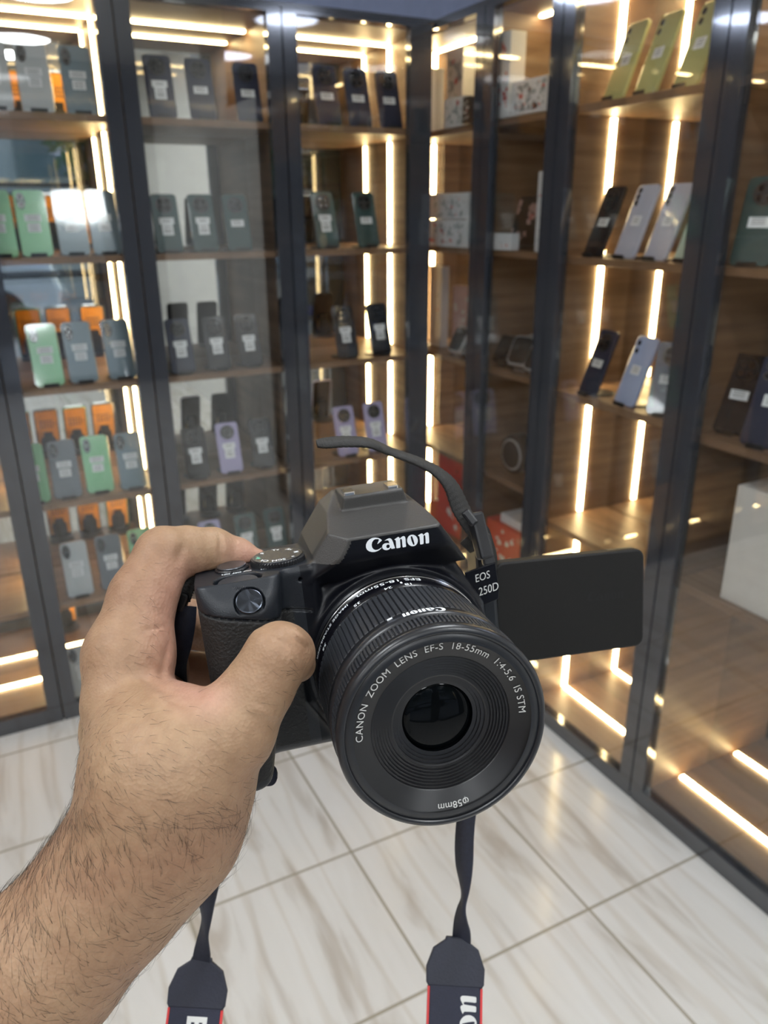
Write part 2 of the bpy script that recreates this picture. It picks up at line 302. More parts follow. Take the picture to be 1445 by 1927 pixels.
def phone_proto(kind, colr):
    """parts as (name, mesh, material, parent index); back faces -y; bottom edge at z=0"""
    k = (kind, colr)
    if k in _pc: return _pc[k]
    P = []
    body = at_y(shift(rrect(PW, PH, .011), 0, PH/2), 0, PT, .0015); P.append(('body', body, PC[colr], None))
    if kind in ('clear', 'plain'):
        ox, oz = -.021, PH-.028
        if kind == 'clear':
            P.append(('camera_bump', at_y(shift([(x, z*1.9) for x, z in disc_pts(.0115, 24)], ox, oz), -.0016, .001), M['black'] if colr != 'green' else mat('grey_green_bump', (.12, .2, .16), .3, noise=.1), None))
        else:
            P.append(('camera_bump', at_y(shift(rrect(.016, .044 if colr in ('pearl', 'mint') else .036, .007), ox, oz), -.0008, .001), PC[colr], None))
        zs = (.0095, -.0095) if colr not in ('pearl', 'mint') else (.014, 0, -.014)
        for dz in zs:
            P.append(('camera_lens', at_y(disc_pts(.0062, 20, ox, oz+dz), -.0028, .0), M['lensglass'], 1))
            P.append(('lens_ring', at_y(disc_pts(.0072, 20, ox, oz+dz), -.0022, .0), M['chrome'], 1))
        zl = PH*.52
    else:
        P.append(('camera_bump', at_y(disc_pts(.0235, 32, 0, PH-.032), -.0022, .001, .0004), M['black'], None))
        for dx, dz in ((-.009, .009), (.009, .009), (-.009, -.009), (.009, -.009)):
            P.append(('camera_lens', at_y(disc_pts(.0062, 16, dx, PH-.032+dz), -.0034, -.001), M['lensglass'], 1))
            P.append(('lens_ring', at_y(disc_pts(.0070, 16, dx, PH-.032+dz), -.0028, -.001), M['chrome'] if colr == 'lilac' else M['frame'], 1))
        zl = PH*.50
    # paper labels with printed lines
    bm = bmesh.new()
    def lab(x0, z0, x1, z1): add_box(bm, (x0, -.0006, z0), (x1, .0002, z1), 0)
    def ink(x0, z0, x1, z1): add_box(bm, (x0, -.0008, z0), (x1, -.0004, z1), 1)
    if kind == 'round':
        lab(-.021, zl-.002, .021, zl+.016); lab(-.016, zl-.034, .016, zl-.002)
        ink(-.012, zl+.008, .012, zl+.0095); ink(-.010, zl+.004, .010, zl+.0052)
        for i in range(7): ink(-.010+i*.003, zl-.028, -.0088+i*.003, zl-.015)
        ink(-.010, zl-.010, .010, zl-.008)
    elif kind == 'wide':
        lab(-.020, zl-.012, .020, zl+.008)
        for i in range(3): ink(-.014, zl-.006+i*.005, .012, zl-.0045+i*.005)
    elif kind == 'clear':
        lab(-.019, zl+.001, .021, zl+.019); lab(-.015, zl-.026, .017, zl-.003)
        for i in range(3): ink(-.013, zl+.005+i*.0045, .015, zl+.0062+i*.0045)
        for i in range(4): ink(-.010, zl-.022+i*.0045, .012, zl-.0208+i*.0045)
    else:
        lab(-.016, zl-.012, .016, zl+.010)
        for i in range(3): ink(-.010, zl-.006+i*.005, .010, zl-.0045+i*.005)
    P.append(('price_label', bm_mesh(bm), [M['label'], M['ink']], None))
    # front glass with its demo film
    P.append(('screen', at_y(shift(rrect(PW-.004, PH-.005, .010), 0, PH/2), PT, PT+.0006), M['screen'], None)); si = len(P)-1
    if kind == 'clear':
        P.append(('screen_film', at_y(shift(rrect(PW-.008, PH-.02, .004), 0, PH/2+.006), PT+.0006, PT+.0010), M['orange'], si))
        arch = [(-.024, .012), (.024, .012)] + [(.024*math.cos(R_(a)), .050+.024*math.sin(R_(a))) for a in range(0, 181, 15)]
        P.append(('film_print', at_y(arch, PT+.0010, PT+.0013), M['black'], si))
        bm = bmesh.new()
        for r in range(3):
            for c in range(5+r % 2): add_box(bm, (-.022+c*.009, PT+.001, PH-.045-r*.011), (-.017+c*.009, PT+.0013, PH-.038-r*.011))
        P.append(('film_mark', bm_mesh(bm), M['ink'], si))
    elif kind in ('round', 'wide'):
        P.append(('film_print', at_y(shift([(x, z*1.7) for x, z in disc_pts(.019, 28)], 0, .045), PT+.0006, PT+.0010), M['gold'], si))
    if kind == 'clear':
        P.append(('clear_case', at_y(shift(rrect(PW+.005, PH+.005, .013), 0, PH/2), -.0032, PT-.001, .001), M['case'], None))
    _pc[k] = P; return P
_proto_obj = {}
def phone(kind, colr, loc, rotz, label, group, tilt=15, turn=0, sc=1.):
    k = (kind, colr)
    P = phone_proto(kind, colr)
    root = thing('smartphone', label, 'phone', loc, 0, group)
    root.rotation_mode = 'XYZ'; root.rotation_euler = (R_(-tilt), 0, 0)
    root.matrix_world = Matrix.Translation(loc) @ Matrix.Rotation(rotz+R_(turn), 4, 'Z') @ Matrix.Rotation(R_(-tilt), 4, 'X') @ Matrix.Scale(sc, 4)
    if k not in _proto_obj:
        obs = []
        for nm, me, m, par in P: obs.append(link(nm, me, m, root if par is None else obs[par]))
        _proto_obj[k] = obs
    else:
        src = _proto_obj[k]; obs = []
        for (nm, me, m, par), so in zip(P, src):
            c = so.copy(); COL.objects.link(c); c.parent = root if par is None else obs[par]; obs.append(c)
    return root
_stand = {}
def stand(loc, rotz, label, tilt=15, turn=0, sc=1.):
    r = thing('phone_stand', label, 'stand', loc, 0, 'black round-based phone stands')
    r.matrix_world = Matrix.Translation(loc) @ Matrix.Rotation(rotz+R_(turn), 4, 'Z')
    if not _stand:
        v, f = lathe([(.0, 0), (.040, 0), (.041, .002), (.038, .0045), (.0, .005)], 32); v = [(x, y+.040, z) for x, y, z in v]
        _stand['b'] = link('base', pymesh(v, f), M['black'], r)
        _stand['u'] = link('upright', bm_mesh(slab([(-.016, .004), (.016, .004), (.014, .085), (-.014, .085)], 0, .003)), M['black'], r)
        _stand['l'] = link('lip', bm_mesh(slab([(-.020, .0), (.020, .0), (.020, .010), (-.020, .010)], -.010, -.0075)), M['black'], r)
        _stand['u'].matrix_local = Matrix.Translation((0, .0195, 0)) @ Matrix.Rotation(R_(-tilt), 4, 'X')
        _stand['l'].matrix_local = Matrix.Translation((0, -.004, 0))
    else:
        for q in 'bul':
            c = _stand[q].copy(); COL.objects.link(c); c.parent = r
ORD = ['first', 'second', 'third', 'fourth', 'fifth']
ROW = ['top shelf', 'second shelf down', 'third shelf down', 'fourth shelf down', 'fifth shelf down', 'cabinet floor']
ZS = [1.70, 1.36, 1.02, .69, .375, .022]
NM = {'green': 'mint green', 'greyblue': 'blue-grey', 'grey': 'grey', 'silver': 'silvery', 'teal': 'dark teal', 'navy': 'dark navy', 'blackp': 'black', 'lilac': 'lilac', 'yellow': 'yellow-green', 'pearl': 'pearly lilac', 'mint': 'pale mint', 'sky': 'sky blue'}
KN = {'clear': 'clear case', 'round': 'T-shaped label', 'wide': 'oblong label', 'plain': 'small label'}
CAB = {'L1': 'leftmost cabinet', 'L2': 'second cabinet from left', 'L3': 'cabinet nearest the corner'}
ROWS = {
 'L1': [[('silver', .055), ('silver', .144), ('silver', .238), ('greyblue', .343)][1:], [('green', .100), ('green', .185), ('greyblue', .279), ('greyblue', .361)], [('green', .164), ('greyblue', .255), ('greyblue', .361)],
        [('green', .078), ('grey', .165), ('green', .257), ('greyblue', .351)], [('silver', .156), ('grey', .257), ('green', .356)], [('silver', .123)]],
 'L2': [[('navy', .546), ('navy', .657, 'wide'), ('navy', .792, 'wide')], [('teal', .530), ('teal', .634), ('teal', .737, 'wide')], [('navy', .535), ('blackp', .646), ('blackp', .749)],
        [('blackp', .548), ('lilac', .657), ('blackp', .769)], [('lilac', .574, 'wide'), ('teal', .695), ('teal', .800)]],
 'L3': [[('navy', 1.030, 'wide'), ('navy', 1.133, 'wide'), ('navy', 1.240, 'wide')], [('teal', 1.013), ('teal', 1.155, 'wide')], [('blackp', 1.073), ('blackp', 1.200)], [('lilac', 1.064), ('lilac', 1.180)]]}
for c, rows in ROWS.items():
    for ri, row in enumerate(rows):
        for pi, q in enumerate(row):
            kind = q[2] if len(q) > 2 else ('clear' if c == 'L1' else 'round')
            x = q[1]; y = 2.325 + .006*((pi*7+ri*3) % 3); tn = ((pi*5+ri*7) % 5-2)*1.3 + (4 if c == 'L3' else 0)
            z = ZS[ri]+.0015
            lab = '%s phone, %s, %s on %s, %s' % (NM[q[0]], KN[kind], ORD[pi], ROW[ri], CAB[c])
            big = 1.0 if c != 'L2' else .95
            phone(kind, q[0], (x, y, z), 0, lab, 'phones leaning in the left wall cabinets', 15, tn, big)
            stand((x, y, z-.0013), 0, 'black stand behind the %s phone, %s, %s' % (ORD[pi], ROW[ri], CAB[c]), 15, tn)
RR = [('plain', 'yellow', 1.565, 1.70, 'farthest of the yellow-green phones', 'top shelf'), ('plain', 'yellow', 1.465, 1.70, 'middle one of the yellow-green phones', 'top shelf'), ('plain', 'yellow', 1.350, 1.70, 'nearest of the yellow-green phones', 'top shelf'),
      ('wide', 'blackp', 1.590, 1.355, 'dark phone with a white label beside the pearly phones', 'second shelf'), ('plain', 'pearl', 1.480, 1.355, 'farther of two pearly lilac phones with three lenses', 'second shelf'), ('plain', 'pearl', 1.382, 1.355, 'nearer of two pearly lilac phones with three lenses', 'second shelf'), ('plain', 'mint', 1.290, 1.355, 'pale mint phone beside the pearly lilac phones', 'second shelf'),
      ('wide', 'navy', 1.565, 1.01, 'dark phone with white label left of the sky blue phone', 'third shelf'), ('plain', 'sky', 1.430, 1.01, 'sky blue phone with two lenses standing alone', 'third shelf'), ('wide', 'navy', 1.300, 1.01, 'dark navy phone seen nearly edge on beside the post', 'third shelf')]
for i, (k, c, y, z, lb, sh) in enumerate(RR):
    x = 1.405; yy = y; tn = -8 if i != 9 else 30
    phone(k, c, (x, yy, z+.0015), R_(-90), lb+', %s, right wall' % sh, 'phones in the right wall cabinet', 19, tn, 1.03)
    stand((x, yy, z+.0002), R_(-90), 'black stand behind the '+lb.split(' with')[0], 15, tn)
RD = [('wide', 'teal', 1.125, 1.355, 'dark teal phone, farther of two on the second shelf of the rightmost cabinet'), ('plain', 'mint', 1.020, 1.355, 'pale mint phone, nearer of two on the second shelf of the rightmost cabinet'),
      ('wide', 'blackp', 1.140, 1.00, 'black phone beside the post, third shelf of the rightmost cabinet'), ('plain', 'navy', 1.035, 1.00, 'dark navy phone with label, third shelf of the rightmost cabinet')]
for i, (k, c, y, z, lb) in enumerate(RD):
    phone(k, c, (1.405 if i != 2 else 1.44, y, z+.0015), R_(-90), lb, 'phones in the rightmost cabinet', 17, 10 if i else 20, 1.05 if i != 3 else 1.12)
    stand((1.405 if i != 2 else 1.44, y, z+.0002), R_(-90), 'black stand behind the '+lb.replace(' of the rightmost cabinet', ' at right'), 15, 10 if i else 20)

# ------------------------------------------------------------------ cartons and gadgets in the right wall cabinets
M['carton'] = mat('white_carton', (.72, .74, .78), .5, noise=.05)
M['printg'] = mat('grey_print', (.38, .42, .45), .6, noise=.3)
M['printr'] = mat('red_print', (.62, .12, .10), .5, noise=.1)
M['darkbox'] = mat('dark_carton', (.025, .02, .018), .35, noise=.2)
M['pink'] = mat('pink_carton', (.52, .34, .32), .5, noise=.1)
M['red'] = mat('red_carton', (.62, .045, .03), .42, noise=.12, nscale=12)
M['gadget'] = mat('silver_gadget', (.62, .62, .64), .28, .5, noise=.1)
M['blue'] = mat('blue_panel', (.02, .03, .60), .35, noise=.1)
def carton(label, cat, loc, w, h, d, m=None, rotz=0, seed=0, prints=12, name='carton', pm='printg', group='cartons in the right wall cabinets'):
    """w along the wall, h up, d depth; printed face towards -x"""
    t = thing(name, label, cat, loc, rotz, group)
    boxes('box', [((-d/2, -w/2, 0), (d/2, w/2, h))], m or M['carton'], t, .0015)
    rg = random.Random(seed); bm = bmesh.new()
    for _ in range(int(prints*2.2)):
        y = rg.uniform(-w*.38, w*.38); z = rg.uniform(h*.12, h*.88); r = rg.uniform(.02, .085)*min(w, h)*1.3
        n = 10; vs = [bm.verts.new((-d/2-.0004, y+r*math.cos(k*6.283/n)*rg.uniform(.5, 1.3), z+r*math.sin(k*6.283/n)*rg.uniform(.4, 1.2))) for k in range(n)]
        fc = bm.faces.new(vs); fc.material_index = 0 if rg.random() < .86 else 1
    bmesh.ops.recalc_face_normals(bm, faces=bm.faces)
    link('print', bm_mesh(bm), [M[pm], M['printr']], t); return t
xr = 1.45
carton('tall white patterned carton standing in the far corner of the top shelf', 'box', (1.50, 2.365, 1.701), .095, .235, .05, seed=1, prints=26)
carton('white carton with dark blotch lying in front of the tall carton, top shelf', 'box', (1.41, 2.215, 1.701), .125, .080, .05, seed=2)
carton('slim white carton standing behind the corner post, top shelf', 'box', (1.45, 2.45, 1.701), .045, .19, .05, seed=3, prints=3)
carton('small dark carton with red band beside the post, top shelf', 'box', (1.375, 2.115, 1.701), .036, .07, .03, M['darkbox'], seed=4, pm='carton')
carton('upper of two stacked white patterned cartons on the second shelf', 'box', (1.43, 2.235, 1.443), .24, .075, .10, seed=5, prints=22)
carton('lower of two stacked white patterned cartons on the second shelf', 'box', (1.43, 2.235, 1.361), .25, .080, .11, seed=6, prints=22)
carton('tall slim white carton with vertical red lettering, top shelf, narrow cabinet', 'box', (1.40, 1.962, 1.701), .062, .205, .05, seed=7, prints=14, pm='printr')
carton('low white patterned carton lying on the top shelf of the narrow cabinet', 'box', (1.42, 1.835, 1.701), .165, .080, .09, seed=8, prints=28)
t = thing('ornament', 'small tiered white ornament sitting on the low patterned carton', 'ornament', (1.43, 1.790, 1.7815))
v, f = lathe([(0, 0), (.028, 0), (.028, .012), (.020, .014), (.020, .028), (.012, .030), (.012, .046), (.004, .052), (0, .058)], 24); link('tiers', pymesh(v, f, True), M['carton'], t)
carton('tall narrow white carton standing at the right of the second shelf', 'box', (1.41, 1.775, 1.361), .040, .200, .05, seed=9, prints=12)
carton('small white display box in front of the black gadget box', 'box', (1.385, 1.925, 1.361), .085, .045, .03, seed=10, prints=3)
for i, (y, h, lb) in enumerate(((1.86, .15, 'large black box with pale picture leaning back on the second shelf'), (1.955, .12, 'smaller black box leaning at the left of the second shelf'))):
    t = carton(lb, 'box', (1.455+.0*i, y, 1.368), .125, h*1.15, .035, M['darkbox'], seed=20+i, prints=9, pm='pink')
    t.rotation_euler = (0, R_(16), 0)
carton('pink carton with a silver round picture standing on the third shelf', 'box', (1.46, 2.235, 1.021), .12, .215, .03, M['pink'], seed=12, prints=8, pm='gadget')
carton('pale tall carton standing behind the corner post on the third shelf', 'box', (1.46, 2.41, 1.021), .08, .27, .03, M['carton'], seed=13, prints=2)
def gadget(label, cat, loc, rotz, m1, m2, s=1., flat=False):
    t = thing('smart_watch', label, cat, loc, rotz, 'gadgets on the third and fourth shelves')
    bm = slab(rrect(.038*s, .044*s, .009*s), -.006*s, .006*s, bev=.002*s)
    o = link('watch_case', bm_mesh(bm), m1, t)
    o2 = link('watch_face', bm_mesh(slab(rrect(.032*s, .038*s, .007*s), -.0072*s, -.006*s)), M['screen'], o)
    pts = []; 
    V = []; F = []
    n = 18
    for i in range(n+1):
        a = R_(60+ (360-120)*i/n) + math.pi/2-math.pi/2
        yy = .020*s - .022*s*math.cos(a-math.pi) ; zz = .028*s*math.sin(a)
        yy = .014*s+.020*s*(-math.cos(a)); 
        for dx in (-.010*s, .010*s): V.append((dx, yy, zz)); V.append((dx, yy+.002*s, zz))
    for i in range(n):
        k = i*4; F += [(k, k+2, k+6, k+4), (k+1, k+5, k+7, k+3), (k, k+4, k+5, k+1), (k+2, k+3, k+7, k+6)]
    link('strap', pymesh(V, F, True), m2, t)
    t.matrix_world = Matrix.Translation(Vector(loc)+Vector((0, 0, .026*s))) @ Matrix.Rotation(rotz, 4, 'Z') @ Matrix.Rotation(R_(-28), 4, 'X')
    return t
G = [(1.40, 2.17, 1.021, 'silver', 2.0, 'silver smart watch lying at the right of the third shelf, corner cabinet'), (1.395, 2.10, 1.021, 'black', 1.4, 'black smart watch with steel rim beside the silver one, third shelf'),
     (1.43, 1.965, 1.021, 'black', 1.9, 'large black watch in a bowl-like stand at the left, third shelf, narrow cabinet'), (1.43, 1.878, 1.021, 'silver', 2.1, 'chrome smart watch in the middle of the third shelf, narrow cabinet'), (1.42, 1.795, 1.021, 'silver', 1.8, 'chrome smart watch beside the blue panel, third shelf, narrow cabinet'),
     (1.46, 2.12, .691, 'black', 1.6, 'black watch with copper rim on the fourth shelf, corner cabinet'), (1.40, 2.03, .691, 'white', 1.2, 'small white figure-like watch on the fourth shelf, corner cabinet')]
for x, y, z, c, s, lb in G:
    gadget(lb, 'watch', (x, y, z), R_(-90+rng.uniform(-15, 15)), M['gadget'] if c == 'silver' else (M['black'] if c == 'black' else M['carton']), M['gadget'] if c == 'silver' else (M['black'] if c != 'white' else M['carton']), s)
t = carton('vivid blue panel standing at the right end of the third shelf', 'box', (1.40, 1.755, 1.021), .055, .045, .02, M['blue'], seed=14, prints=2, pm='blue')
t = carton('grey carton leaning at the back of the narrow cabinet, third shelf', 'box', (1.53, 1.85, 1.021), .22, .09, .03, M['gadget'], seed=15, prints=8)
# speaker-like round gadget on the fourth shelf
t = thing('round_speaker', 'dark round speaker with a lilac figure on the fourth shelf', 'speaker', (1.45, 1.905, .691), R_(-90), 'gadgets on the third and fourth shelves')
link('housing', bm_mesh(slab(disc_pts(.062, 40, 0, .062), -.02, .03, bev=.006)), M['darkbox'], t)
link('rim', bm_mesh(slab(disc_pts(.050, 40, 0, .062), -.024, -.019, bev=.002)), M['gadget'], t)
link('cone', bm_mesh(slab(disc_pts(.043, 40, 0, .062), -.0262, -.023, bev=.001)), M['black'], t)
carton('copper-coloured framed carton at the back of the corner cabinet, fourth shelf', 'box', (1.50, 2.20, .691), .10, .15, .02, M['pink'], seed=16, prints=5)
t = thing('lantern', 'small dark lantern-shaped gadget near the post on the fourth shelf', 'gadget', (1.42, 1.745, .691), 0, 'gadgets on the third and fourth shelves')
v, f = lathe([(0, 0), (.02, 0), (.02, .01), (.012, .02), (.016, .04), (.016, .07), (.006, .085), (.014, .09), (0, .10)], 20); link('housing', pymesh(v, f, True), M['darkbox'], t)
# red cartons on the lower shelf
carton('big red carton with a white mark on the lower shelf beside the corner', 'box', (1.47, 2.19, .376), .34, .20, .13, M['red'], seed=30, prints=5, pm='carton')
carton('darker red carton standing on top of the big red carton', 'box', (1.48, 2.27, .5775), .17, .085, .08, M['red'], seed=31, prints=2, pm='darkbox')
carton('wide red carton with pale lettering in the narrow cabinet, lower shelf', 'box', (1.46, 1.84, .376), .27, .15, .13, M['red'], seed=32, prints=7, pm='carton')
carton('flat white carton lying on the wide red carton', 'box', (1.46, 1.86, .5275), .12, .03, .10, M['carton'], seed=33, prints=2)
# big white appliance carton in the rightmost cabinet
t = carton('big plain white carton standing in the rightmost cabinet', 'box', (1.455, .948, .646), .22, .268, .12, mat('offwhite_carton', (.66, .63, .60), .55, noise=.04), seed=40, prints=0)
# ------------------------------------------------------------------ distance-field modelling (numpy) for the camera body and the hand
def surface_net(fn, lo, hi, h, post=2):
    lo = np.array(lo, float); n = np.ceil((np.array(hi)-lo)/h).astype(int)+1
    xs = [lo[a]+h*np.arange(n[a]) for a in range(3)]
    F = np.empty(n, np.float32)
    for i in range(0, n[0], 16):
        X, Y, Z = np.meshgrid(xs[0][i:i+16], xs[1], xs[2], indexing='ij'); F[i:i+16] = fn(X, Y, Z)
    Sg = F < 0
    c = [Sg[a:n[0]-1+a, b:n[1]-1+b, d:n[2]-1+d] for a in (0, 1) for b in (0, 1) for d in (0, 1)]
    cnt = sum(k.astype(np.int8) for k in c); mask = (cnt > 0) & (cnt < 8)
    ids = -np.ones(mask.shape, np.int64); I = np.argwhere(mask); ids[mask] = np.arange(len(I))
    acc = np.zeros((len(I), 3)); w = np.zeros(len(I))
    for ax in range(3):
        o1, o2 = [k for k in range(3) if k != ax]
        for a in (0, 1):
            for b in (0, 1):
                p = I.copy(); p[:, o1] += a; p[:, o2] += b; q = p.copy(); q[:, ax] += 1
                f0 = F[p[:, 0], p[:, 1], p[:, 2]]; f1 = F[q[:, 0], q[:, 1], q[:, 2]]; m = (f0 < 0) != (f1 < 0)
                t = np.where(m, f0/np.where(f0-f1 == 0, 1, f0-f1), 0); P = p.astype(float); P[:, ax] += t
                acc[m] += P[m]; w[m] += 1
    V = lo+h*acc/w[:, None]
    e = h*.4
    for _ in range(post):
        d = fn(V[:, 0], V[:, 1], V[:, 2])
        g = np.stack([fn(V[:, 0]+e*(a == 0), V[:, 1]+e*(a == 1), V[:, 2]+e*(a == 2))-fn(V[:, 0]-e*(a == 0), V[:, 1]-e*(a == 1), V[:, 2]-e*(a == 2)) for a in range(3)], 1)/(2*e)
        st = np.clip(d, -h*.5, h*.5)/np.maximum((g*g).sum(1), .3); V = V-g*st[:, None]
    Q = []
    for ax in range(3):
        o1, o2 = (ax+1) % 3, (ax+2) % 3
        sl0 = [slice(None)]*3; sl1 = [slice(None)]*3; sl0[ax] = slice(0, -1); sl1[ax] = slice(1, None)
        A = Sg[tuple(sl0)]; B = Sg[tuple(sl1)]; E = np.argwhere(A != B)
        ok = (E[:, o1] > 0) & (E[:, o2] > 0) & (E[:, o1] < n[o1]-1) & (E[:, o2] < n[o2]-1); E = E[ok]
        ins = A[E[:, 0], E[:, 1], E[:, 2]]
        def g(d1, d2): K = E.copy(); K[:, o1] -= d1; K[:, o2] -= d2; return ids[K[:, 0], K[:, 1], K[:, 2]]
        q = np.stack([g(1, 1), g(0, 1), g(0, 0), g(1, 0)], 1); q[~ins] = q[~ins][:, ::-1]; Q.append(q)
    return V, np.concatenate(Q)
def np_mesh(V, Q, name='m', smooth=True):
    me = bpy.data.meshes.new(name); me.vertices.add(len(V)); me.vertices.foreach_set('co', np.asarray(V, np.float32).ravel())
    me.loops.add(len(Q)*4); me.loops.foreach_set('vertex_index', np.asarray(Q, np.int32).ravel())
    me.polygons.add(len(Q)); me.polygons.foreach_set('loop_start', np.arange(0, len(Q)*4, 4, dtype=np.int32))
    me.update(calc_edges=True); me.validate()
    if smooth: me.polygons.foreach_set('use_smooth', [True]*len(me.polygons))
    return me
def submesh(V, Q, sel):
    q = Q[sel]; u, inv = np.unique(q, return_inverse=True); return V[u], inv.reshape(q.shape)
def smin(a, b, k): h = np.clip(.5+.5*(b-a)/k, 0, 1); return b*(1-h)+a*h-k*h*(1-h)
def smax(a, b, k): return -smin(-a, -b, k)
def rbox(X, Y, Z, lo, hi, r):
    q = [np.abs(P-(lo[i]+hi[i])/2)-((hi[i]-lo[i])/2-r) for i, P in enumerate((X, Y, Z))]
    return np.sqrt(sum(np.maximum(k, 0)**2 for k in q))+np.minimum(np.maximum(q[0], np.maximum(q[1], q[2])), 0)-r
def poly2(px, py, P):
    P = np.array(P, float); d = np.full(px.shape, 1e9); s = np.ones(px.shape)
    for i in range(len(P)):
        a = P[i]; b = P[i-1]; ex, ey = b-a; wx = px-a[0]; wy = py-a[1]
        t = np.clip((wx*ex+wy*ey)/(ex*ex+ey*ey), 0, 1); d = np.minimum(d, (wx-ex*t)**2+(wy-ey*t)**2)
        c1 = py >= a[1]; c2 = py < b[1]; c3 = ex*wy > ey*wx
        s = np.where((c1 & c2 & c3) | (~c1 & ~c2 & ~c3), -s, s)
    return s*np.sqrt(d)
def ext(d2, w, h0, h1, r):
    """extrusion of a 2D distance along w, edges rounded by r"""
    dz = np.abs(w-(h0+h1)/2)-(h1-h0)/2; a = d2+r; b = dz+r
    return np.minimum(np.maximum(a, b), 0)+np.sqrt(np.maximum(a, 0)**2+np.maximum(b, 0)**2)-r
def rcone(X, Y, Z, a, b, ra, rb):
    a = np.array(a, float); b = np.array(b, float); e = b-a; L = (e@e)
    t = np.clip(((X-a[0])*e[0]+(Y-a[1])*e[1]+(Z-a[2])*e[2])/max(L, 1e-12), 0, 1)
    return np.sqrt((X-a[0]-e[0]*t)**2+(Y-a[1]-e[1]*t)**2+(Z-a[2]-e[2]*t)**2)-(ra+(rb-ra)*t)

# camera pose: millimetres, origin at the lens mount, x to the viewer's right, y up, z out along the lens
PR = np.array([[0.97108272, -0.10608747, 0.21387799], [0.15158055, 0.96608962, -0.20903155], [-0.18444967, 0.23540667, 0.95423373]])
PT3 = np.array([5.74966154, -55.1607270, -304.166563])
CAMM = VM @ Matrix(((*PR[0]*.001, PT3[0]*.001), (*PR[1]*.001, PT3[1]*.001), (*PR[2]*.001, PT3[2]*.001), (0, 0, 0, 1)))
def eye_pt(px, py, dep):
    """point in eye space (metres) on the ray of a photo pixel, at a depth"""
    return np.array([(px-722.5)/VF*dep, -(py-963.5)/VF*dep, -dep])
def W3(p): return VM @ Vector(p)

# ---- materials of the camera
M['shell'] = mat('camera_shell', (.009, .0115, .016), .42, noise=.05, nscale=3, bump=.2, bscale=2.2, spec=.42)
M['shellg'] = mat('camera_shell_smooth', (.0025, .003, .0055), .38, noise=.05, spec=.28)
M['cover'] = mat('flash_cover', (.040, .038, .036), .40, bump=.25, bscale=2.5, spec=.5)
M['leather'] = mat('grip_leather', (.011, .011, .011), .6, bump=1.0, bscale=.9, spec=.45)
M['rubber'] = mat('lens_rubber', (.017, .019, .024), .5, noise=.15, nscale=2, bump=.2, bscale=2)
M['barrel'] = mat('lens_barrel', (.011, .012, .015), .32, noise=.06, spec=.55)
M['barrelgloss'] = mat('lens_gloss_ring', (.003, .003, .005), .22, spec=.3, noise=.05)
M['inner'] = mat('lens_inner', (.0095, .0095, .011), .34, noise=.05)
M['print'] = mat('white_print', (.78, .82, .86), .45, noise=.02)
M['printdim'] = mat('silver_print', (.60, .60, .58), .35, noise=.02)
M['glint'] = mat('front_glass', (.002, .0025, .003), .05, spec=.14, noise=.05)
M['brushed'] = mat('turned_metal', (.16, .17, .19), .25, .9, noise=.1)
M['turned'] = mat('turned_black', (.075, .085, .105), .22, 1., noise=.1)

def body_sdf(X, Y, Z):
    d = rbox(X, Y, Z, (-69, -36, -44), (46, 37, -5), 5)
    d = smin(d, rbox(X, Y, Z, (-69, 10, -44), (-27, 43.5, 3), 4), 2)
    # grip column, narrowing downwards on its inner side, top cut by the sloping front face
    g2 = np.sqrt(np.maximum(np.abs(X+56.2)-(15.3-10.5), 0)**2+np.maximum(np.abs(Z+6)-(23.5-10.5), 0)**2)-10.5
    g = ext(g2, Y, -36, 47.5, 3)
    g = smax(g, .974*(X+40.5)-.215*(Y-30), 7)
    g = smax(g, .70*Y+.714*Z-37.6, 3.5)
    d = smin(d, g, 5)
    d = smax(d, Y-.08*Z-42.2+200*(X > -20), .8)
    # lens surround: flared panel and round mount collar
    sk = ext(poly2(X, Y, [(-16, 46), (18, 46), (26, 34), (37, 14), (38, -12), (27, -34), (-26, -34), (-37, -14), (-36, 10), (-25, 34)]), Z, -16, -.5, 3)
    d = smin(d, sk, 3)
    rr = np.sqrt(X*X+Y*Y); d = smin(d, np.maximum(rr-37+np.clip(Z, 0, 9)*.35, np.abs(Z+2)-5.5), 2)
    # prism housing
    pz = ext(poly2(X, Y, [(-13, 60), (12, 60), (18, 54), (25, 43), (31, 33), (-33, 33), (-28, 44), (-19, 56)]), Z, -42, 8, 2)
    pz = smax(pz, .98*Y+.20*Z-51.7, .5)
    pz = smax(pz, -.62*X+.40*Y+.675*Z-35.2, .5)
    pz = smax(pz, .80*X+.38*Y+.46*Z-39.0, 2.5)
    pz = smax(pz, -.62*(Y-41)+.78*Z-5.0, 1.2)
    d = smin(d, pz, 1.6)
    # shoe block
    sh = ext(poly2(X, Y, [(-12, 61.6), (12, 61.6), (14.2, 52), (-14.2, 52)]), Z, -36, -15.5, 1.0); d = smin(d, sh, .8)
    # command wheel slot (open to the top, straight front lip) and small holes
    wx, wz = X+56.3, Z-6.3
    d = smax(d, -np.maximum(np.maximum(np.sqrt(wx*wx+wz*wz)-8.7, Z-9.4), 38.6-Y), .5)
    for hx, hy, hz, r in ((-34.1, 37.5, -1, .8), (28.8, 31.5, -5, .7)): d = np.maximum(d, -(np.sqrt((X-hx)**2+(Y-hy)**2)-r+0*Z)-100*((Z < hz-6) | (Z > hz+16)))
    # shutter button well
    bx, by, bz = X+53.4, Y-37.0, Z-16.0; al = bx*0+.70*by+.714*bz; rad = np.sqrt(np.maximum(bx*bx+by*by+bz*bz-al*al, 0))
    d = smax(d, -np.maximum(rad-5.3, np.abs(al)-2.0), .5)
    # seam between the grip cap and the leather, groove under the flash cover
    ys = 34.6-.24*(X+72); sm = np.maximum(np.abs(Y-ys)-.45, X+31); d = np.maximum(d, -np.maximum(sm, -(d+.8)))
    return d
